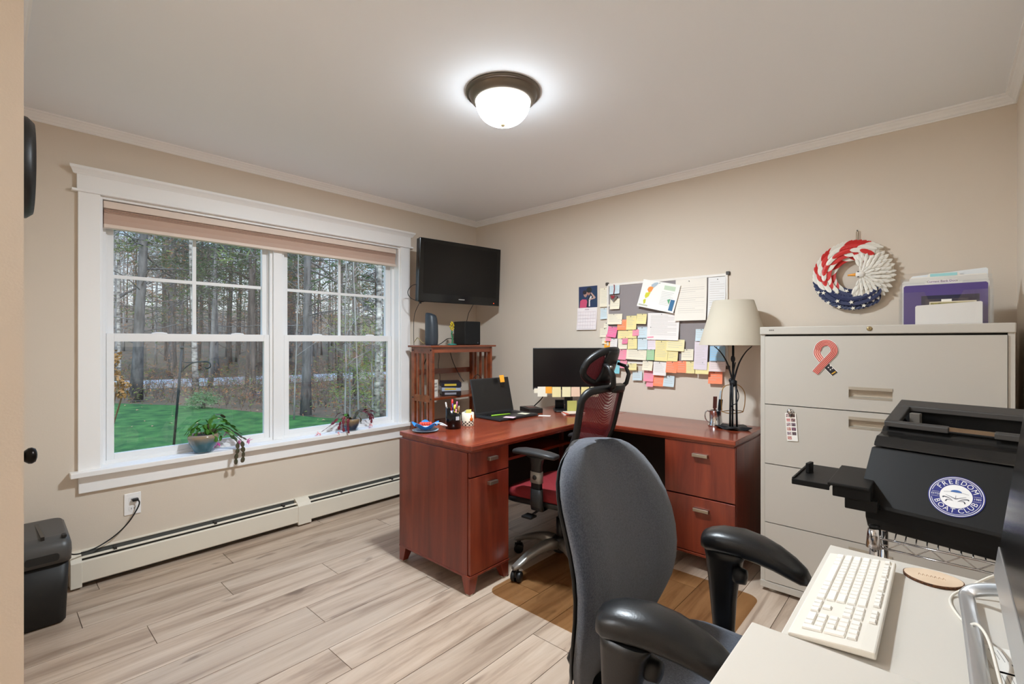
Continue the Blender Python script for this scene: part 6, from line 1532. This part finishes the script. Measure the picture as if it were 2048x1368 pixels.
for pts, ks, fl_ in (
    ([S2(-.02, 0), S2(-.06, .05), S2(-.10, .058), S2(-.135, .02), S2(-.16, -.02)], 'ddrr', None),
    ([S2(-.02, 0), S2(-.06, .045), S2(-.09, .035), S2(-.14, -.01), S2(-.20, -.045), S2(-.245, -.070)], 'ddddrr', 's'),
    ([S2(-.02, 0, .02), S2(-.07, .04, .03), S2(-.10, .0, .03), S2(-.115, -.05, .03), S2(-.12, -.075, .03)], 'dgdr', 's'),
    ([S2(-.02, 0, .02), S2(-.05, .05, .03), S2(-.08, .03, .04), S2(-.09, -.03, .045), S2(-.085, -.08, .05)], 'ddgr', None),
    ([S2(-.02, 0, .03), S2(-.045, .03, .05), S2(-.06, -.03, .06), S2(-.055, -.09, .065)], 'ddr', None),
    ([S2(.02, 0), S2(.06, .045), S2(.11, .05), S2(.15, .02), S2(.165, -.03)], 'ddddr', 's'),
    ([S2(.02, 0), S2(.07, .05), S2(.13, .05), S2(.18, .015), S2(.195, -.02)], 'dddrr', None),
    ([S2(.02, 0), S2(.05, .035), S2(.075, .0), S2(.085, -.045)], 'ddd', None),
    ([S2(.02, 0), S2(.06, .06), S2(.13, .06), S2(.20, .035), S2(.225, .02)], 'ddddr', None),
    ([S2(.02, 0, .01), S2(.06, .05, .01), S2(.12, .045, .02), S2(.165, -.01, .02), S2(.16, -.055, .02)], 'dddrr', 's')):
    stem(P2, pts, ks, pg, .9, fl_)

# ------------------------------------------------------------------ yard and woods
GZ = -.45
GRASS = M('lawn_grass', (72, 122, 56), .95, var=(3.2, (38, 84, 38), .30), bump=(25, 1.))
LITTER = M('leaf_litter', (134, 108, 88), .95, var=(.9, (92, 92, 74), .5), bump=(30, .8))
ASPH = M('road_asphalt', (186, 192, 200), .9)
edge = [(-60, -16), (-24, -1.0), (-17.2, 2.4), (-14.9, 3.75), (-12.3, 4.5), (-10.4, 5.15), (-9.0, 6.0), (-7.5, 8.0), (-6.0, 14), (-5, 24)]
q = MB(); q.T = T(0, 0, GZ); q.prism([(W - .2, -20), (W - .2, 24)] + edge[::-1] + [(-60, -20)], -.04, 0.0); tag(struct(q.build('lawn', GRASS)))
q = MB(); rows = []
for i in range(26):
    x = -5 - i * 3.0; hz = max(0, (-x - 30)) * .13; rows.append([(x, -30 + 110 * j / 24, GZ - .10 + hz + .05 * math.sin(i * 1.7 + j * 2.1)) for j in range(25)])
q.loft(rows, False, False, True); struct(q.build('forest_ground', LITTER))
q = MB(); rows = [[(-24.6 + .29 * (y - 5) - .004 * (y - 5) ** 2, y, GZ + .10), (-22.4 + .29 * (y - 5) - .004 * (y - 5) ** 2, y, GZ + .10), (-22.4 + .29 * (y - 5) - .004 * (y - 5) ** 2, y, GZ - .1), (-24.6 + .29 * (y - 5) - .004 * (y - 5) ** 2, y, GZ - .1)] for y in range(-14, 32, 2)]
q.loft(rows, True, True, False); struct(q.build('road', ASPH))

hk = thing('shepherd_hook', 'black shepherd hook pole standing in the lawn', 'garden hook', (-9.31, 2.07, GZ))
IR2 = M('hook_iron', (34, 40, 42), .5)
yd = Vector((.74, .67, 0))   # across the view
def HK(a, z): return (-9.31 + yd.x * a, 2.07 + yd.y * a, GZ + z)
q = MB(); q.tube([HK(0, 0), HK(.07, .8), HK(.135, 1.60)], .019, 10); q.build('pole', IR2, hk)
q = MB(); q.sphere(HK(.137, 1.625), .028, 10, 8); q.build('finial', IR2, hk)
q = MB(); q.tube(smoothpath([HK(.11, 1.22), HK(.20, 1.31), HK(.32, 1.38), HK(.48, 1.40), HK(.58, 1.385), HK(.60, 1.32), HK(.55, 1.29), HK(.51, 1.31)], 5), .0105, 8); q.build('crook', IR2, hk)
q = MB(); q.tube(smoothpath([HK(.125, 1.50), HK(.135, 1.42), HK(.20, 1.385), HK(.32, 1.385)], 5), .008, 8); q.build('brace', IR2, hk)

trng = random.Random(42)
def bark(name, c1, c2, sc=9., st=(1, 1, .25)): return M(name, c1, .95, var=(sc, c2, .35), bump=(sc * 2, .8), stretch=st)
BKP = bark('bark_pine', (120, 118, 118), (74, 72, 72)); BKD = bark('bark_oak', (118, 108, 102), (74, 66, 62)); BKB = bark('bark_birch', (206, 202, 196), (90, 84, 80), 7., (1, 1, 2.2)); BKG = bark('bark_grey', (158, 156, 154), (104, 102, 100))
NDL = M('pine_needles', (74, 98, 58), .8, var=(3., (112, 124, 66), .5)); NDD = M('pine_needles_dark', (52, 76, 54), .8, var=(3., (84, 104, 66), .5)); LFB = M('dead_leaves', (142, 96, 66), .9, var=(4., (176, 128, 88), .5)); LFG = M('shrub_leaves', (84, 112, 66), .8, var=(4., (140, 150, 70), .5))
def needles(mb, p, size, n, rg, flatten=.55):
    for _ in range(n):
        d = Vector((rg.gauss(0, 1), rg.gauss(0, 1), rg.gauss(0, .5) + .1)).normalized(); o_ = Vector(p) + Vector((rg.gauss(0, 1), rg.gauss(0, 1), rg.gauss(0, flatten))) * size * .55
        l_ = size * rg.uniform(.35, .7); s_ = d.cross(Vector((rg.gauss(0, 1), rg.gauss(0, 1), rg.gauss(0, 1)))).normalized() * l_ * .10
        mb._add([tuple(o_ - s_), tuple(o_ + s_), tuple(o_ + d * l_)], [(0, 1, 2)])
def grow(rg, kind, height, rad):
    """returns (trunk MB, foliage MB or None)"""
    tk = MB(False); fo = MB(False); n = 12; lean = Vector((rg.gauss(0, .02), rg.gauss(0, .02), 0)); pts = []; rs = []
    for i in range(n + 1):
        t = i / n; pts.append(tuple(lean * height * t + Vector((rg.gauss(0, .012), rg.gauss(0, .012), 0)) * height * .3 * t + Vector((0, 0, height * t)))); rs.append(max(.012, rad * (1 - .85 * t) * (1.25 if i == 0 else 1)))
    tk.tube(pts, rs, 9)
    def tp(z):
        i = min(n - 1, int(z / height * n)); f = z / height * n - i; return Vector(pts[i]).lerp(Vector(pts[i + 1]), f), rs[i] + (rs[i + 1] - rs[i]) * f
    def branch(p, d, L, r_, depth):
        k = 5; q_ = [Vector(p)]; dd = Vector(d)
        for i in range(k):
            dd = (dd + Vector((rg.gauss(0, .16), rg.gauss(0, .16), rg.gauss(.03 if kind != 'pine' else -.02, .10)))).normalized(); q_.append(q_[-1] + dd * L / k)
        tk.tube([tuple(v) for v in q_], [max(.003, r_ * (1 - .16 * i)) for i in range(k + 1)], 4, False)
        if depth > 0:
            for i in range(2, k + 1):
                for _ in range(2 if kind != 'sapling' else 1):
                    dv = ((q_[i] - q_[i - 1]).normalized() + Vector((rg.gauss(0, .7), rg.gauss(0, .7), rg.gauss(.15 if kind != 'pine' else 0, .4)))).normalized(); branch(q_[i], dv, L * rg.uniform(.3, .5), r_ * .5, depth - 1)
        elif kind == 'pine': needles(fo, q_[-1], .34, 10, rg); needles(fo, q_[-3], .30, 6, rg)
        elif kind == 'leafy' and rg.random() < .8: needles(fo, q_[-1], .22, 6, rg, 1.)
    nb = {'pine': 34, 'bare': 20, 'birch': 18, 'leafy': 22, 'sapling': 10}[kind]; z0 = {'pine': .10, 'bare': .28, 'birch': .25, 'leafy': .12, 'sapling': .2}[kind]
    for b in range(nb):
        f = z0 + (.97 - z0) * (b + rg.random()) / nb; p, r_ = tp(f * height); a = rg.uniform(0, 2 * math.pi)
        up = {'pine': rg.uniform(-.15, .30), 'bare': rg.uniform(.5, 1.1), 'birch': rg.uniform(.6, 1.3), 'leafy': rg.uniform(.1, .7), 'sapling': rg.uniform(.5, 1.2)}[kind]
        L = height * {'pine': .20, 'bare': .22, 'birch': .15, 'leafy': .22, 'sapling': .20}[kind] * (1.05 - .55 * f) * rg.uniform(.7, 1.2)
        if kind == 'pine' and f < .24:
            # dead lower branches
            kk = 4; q_ = [p]; dd = Vector((math.cos(a), math.sin(a), rg.uniform(-.1, .35))).normalized()
            for i in range(kk): dd = (dd + Vector((rg.gauss(0, .12), rg.gauss(0, .12), rg.gauss(-.02, .08)))).normalized(); q_.append(q_[-1] + dd * L * .8 / kk)
            tk.tube([tuple(v) for v in q_], [max(.004, r_ * .16 * (1 - .17 * i)) for i in range(kk + 1)], 4, False)
            for i in (2, 3, 4): tk.tube([tuple(q_[i]), tuple(q_[i] + (dd + Vector((rg.gauss(0, .6), rg.gauss(0, .6), rg.gauss(0, .3)))).normalized() * L * .28)], [.006, .002], 4, False)
            continue
        branch(p, Vector((math.cos(a), math.sin(a), up)).normalized(), L, r_ * (.34 if kind != 'sapling' else .5), 1)
    return tk, fo
TREES = {}
for nm, kind, hgt, rad, bm_, fm, seeds in (('pine', 'pine', 15., .145, BKP, NDL, (1, 2)), ('pinedark', 'pine', 13., .085, BKD, NDD, (3, 4)), ('bare', 'bare', 13., .062, BKD, None, (5, 6, 7)), ('grey', 'bare', 14., .058, BKG, None, (8, 9)), ('birch', 'birch', 12., .056, BKB, None, (10, 11)), ('leafy', 'leafy', 6., .04, BKD, LFB, (12, 13)), ('sapling', 'sapling', 4.5, .016, BKG, None, (14, 15)), ('green', 'leafy', 3.0, .03, BKG, LFG, (16, 17))):
    TREES[nm] = []
    for sd in seeds:
        tk, fo = grow(random.Random(sd), kind, hgt, rad); TREES[nm].append((tk.mesh('trunk', bm_), fo.mesh('foliage', fm) if fm else None))
def tree(nm, var, label, x, y, rz, sc, group=None, name='tree', cat='tree', gz=GZ):
    t = thing(name, label, cat, (x, y, gz - .03), rz, group); t.scale = (sc[0], sc[0], sc[1]) if isinstance(sc, tuple) else (sc,) * 3
    tk, fo = TREES[nm][var % len(TREES[nm])]
    for n_, me in (('trunk', tk), ('foliage', fo)):
        if me: o = bpy.data.objects.new(n_, me); COL.objects.link(o); o.parent = t
    return t
F_, YW_ = 956., R(42.17); s_y, c_y = math.sin(YW_), math.cos(YW_)
def spot(u, dist):
    """ground spot in the direction of photo column u, dist metres along the view axis"""
    x = (u - 1024) / F_; return ((-s_y + x * c_y) * dist, (c_y + x * s_y) * dist)
hero = [('pine', 0, 'thick pine trunk at the left behind the lawn edge', 272, 14.3, 40, (1.0, 1.0)), ('birch', 0, 'slim white birch at the far left of the woods', 240, 16.5, 10, 1.05), ('birch', 1, 'pale birch behind the left window muntin', 392, 15.5, 100, 1.5), ('grey', 0, 'pale forked trunk right of the left window muntin', 420, 18., 30, 1.25), ('bare', 0, 'dark slender trunk at the right edge of the left window', 508, 15., 70, 1.0), ('bare', 1, 'second dark trunk at the right edge of the left window', 494, 18., 190, 1.1), ('pine', 1, 'pine trunk standing at the lawn edge in the right window', 612, 11.4, 160, (.75, .85)), ('pinedark', 0, 'dark straight pine in the middle of the right window', 712, 14., 220, (1.0, 1.0)), ('pinedark', 1, 'dark pine behind the right window muntin', 680, 17., 300, (1.1, 1.1)), ('birch', 0, 'white birch close to the right window jamb', 752, 10.2, 200, 1.1), ('birch', 1, 'second white birch at the right window jamb', 762, 11.5, 20, 1.25), ('sapling', 0, 'thin bent sapling at the left of the right window', 588, 10.6, 0, 1.1), ('sapling', 1, 'thin pale sapling leaning left in the right window', 690, 9.6, 90, 1.15), ('sapling', 0, 'upright thin sapling right of the leaning one', 718, 9.8, 200, 1.2), ('green', 0, 'bushy green understory shrub in the right window', 700, 10.4, 30, .75), ('green', 1, 'green shrub beside the birches in the right window', 745, 10.0, 130, .7), ('pine', 1, 'tall pine left of the left window muntin', 345, 24., 10, 1.2)]
for nm, vr, lb, u, dist, rz, sc in hero:
    x, y = spot(u, dist); tree(nm, vr, lb, x, y, rz, sc)
kinds = ['bare', 'grey', 'leafy', 'pinedark', 'bare', 'leafy', 'pine', 'grey', 'leafy', 'bare', 'pinedark', 'leafy', 'sapling']
LBL = {'bare': 'bare brown tree deep in the woods', 'grey': 'bare grey tree deep in the woods', 'pinedark': 'dark pine deep in the woods', 'pine': 'yellowish pine deep in the woods', 'leafy': 'small brown leaved tree deep in the woods', 'sapling': 'thin bare sapling deep in the woods'}
for i in range(135):
    dist = 16 + 30 * (i / 135) ** .7 + trng.uniform(-1, 1); u = trng.uniform(205, 800); x, y = spot(u, dist)
    if -25.5 < x - .29 * (y - 5) < -21.5: continue
    nm = kinds[i % len(kinds)]
    gz = GZ - .08 + max(0, (-x - 30)) * .13
    tree(nm, i, LBL[nm], x, y, trng.uniform(0, 360), trng.uniform(.8, 1.15) * (1.35 if nm == 'leafy' else 1), 'trees of the same kind deep in the woods (%s)' % nm, gz=gz)
# undergrowth: too tangled to count
ug = MB(False)
for i in range(900):
    u = trng.uniform(190, 820); dist = trng.uniform(10.5, 30); x, y = spot(u, dist)
    # keep to the woods side of the lawn edge
    lim = None
    for (a, b), (c_, d_) in zip(edge[:-1], edge[1:]):
        if b <= y <= d_: lim = a + (c_ - a) * (y - b) / (d_ - b)
    if lim is None or x > lim - .25: continue
    if -25.0 < x - .29 * (y - 5) < -22.0: continue
    h_ = trng.uniform(.3, 1.1)
    for k in range(4):
        a = trng.uniform(0, 6.28); ug.tube([(x, y, GZ), (x + .15 * h_ * math.cos(a), y + .15 * h_ * math.sin(a), GZ + h_ * .5), (x + .7 * h_ * math.cos(a), y + .7 * h_ * math.sin(a), GZ + h_ * trng.uniform(.6, 1.))], [.0045, .0035, .002], 3, False)
tag(ug.build('undergrowth_twigs', M('twig_grey', (112, 100, 92), .9)), 'tangle of bare twigs on the forest floor', 'undergrowth', kind='stuff')
ul = MB(False)
for i in range(5200):
    u = trng.uniform(190, 820); dist = trng.uniform(10.3, 28); x, y = spot(u, dist); lim = None
    for (a, b), (c_, d_) in zip(edge[:-1], edge[1:]):
        if b <= y <= d_: lim = a + (c_ - a) * (y - b) / (d_ - b)
    if lim is None or x > lim - .1 or -25.0 < x - .29 * (y - 5) < -22.0: continue
    ul.m = 0 if trng.random() < .62 else 1
    needles(ul, (x, y, GZ + abs(trng.gauss(.05, .42))), .17, 4, trng, 1.)
tag(ul.build('undergrowth_leaves', [LFB, LFG]), 'brown and green leaves scattered through the undergrowth', 'undergrowth', kind='stuff')
# leaves on the grass
fl2 = MB(False); lrng = random.Random(8)
for i in range(70):
    u = lrng.uniform(215, 780); dist = lrng.uniform(7.5, 16); x, y = spot(u, dist); a = lrng.uniform(0, 6.28); s_ = lrng.uniform(.03, .06)
    fl2._add([(x + s_ * math.cos(a), y + s_ * math.sin(a), GZ + .012), (x - .5 * s_ * math.sin(a), y + .5 * s_ * math.cos(a), GZ + .03), (x - s_ * math.cos(a), y - s_ * math.sin(a), GZ + .012), (x + .5 * s_ * math.sin(a), y - .5 * s_ * math.cos(a), GZ + .02)], [(0, 1, 2, 3)])
tag(fl2.build('fallen_leaves', M('leaf_tan', (176, 150, 116), .9)), 'scattered dry leaves on the lawn', 'leaves', kind='stuff')
# evergreen bush on the lawn edge and dried hydrangea by the window
eb = thing('evergreen_bush', 'low rounded evergreen bush at the far lawn edge', 'bush', (-14.2, 3.80, GZ))
q = MB(); 
for i in range(260):
    a = trng.uniform(0, 6.28); r_ = .34 * math.sqrt(trng.random()); needles(q, (-14.2 + r_ * math.cos(a), 3.80 + r_ * math.sin(a), GZ + .05 + .42 * math.sqrt(max(0, 1 - (r_ / .36) ** 2)) * trng.uniform(.3, .8)), .13, 6, trng, .8)
q.build('foliage', M('bush_green', (86, 122, 80), .85, var=(6., (120, 150, 106), .5)), eb)
q = MB(); q.tube([(-14.2, 3.8, GZ - .02), (-14.2, 3.8, GZ + .3)], [.05, .03], 8); q.build('stem', BKD, eb)
hy = thing('hydrangea_bush', 'dried brown hydrangea heads outside the left window edge', 'bush', (-5.95, .80, GZ))
for (hx, hy_, hz) in ((-5.913, .851, 1.15), (-5.90, .82, 1.08), (-5.884, .862, .91), (-5.848, .905, .855), (-5.927, .838, .982), (-5.863, .896, .775), (-5.938, .828, .838), (-5.95, .78, .70)):
    q = MB(); q.tube(smoothpath([(-5.98, .72, GZ), (-5.95, .78, .2), (hx, hy_, hz)], 4), .005, 5); q.build('stem', M('hydrangea_stem', (120, 96, 70), .9), hy)
    q = MB()
    for i in range(46):
        d = Vector((trng.gauss(0, 1), trng.gauss(0, 1), trng.gauss(0, .7))).normalized(); c = Vector((hx, hy_, hz)) + d * .055 * trng.uniform(.75, 1.05); s1 = d.cross(Vector((0, 0, 1.01))).normalized() * .014; s2 = d.cross(s1).normalized() * .014
        q._add([tuple(c + s1), tuple(c + s2 + d * .004), tuple(c - s1), tuple(c - s2)], [(0, 1, 2, 3)])
    q.build('flower_head', M('hydrangea_brown', (150, 108, 64), .9, var=(30., (196, 152, 92), .5)), hy)
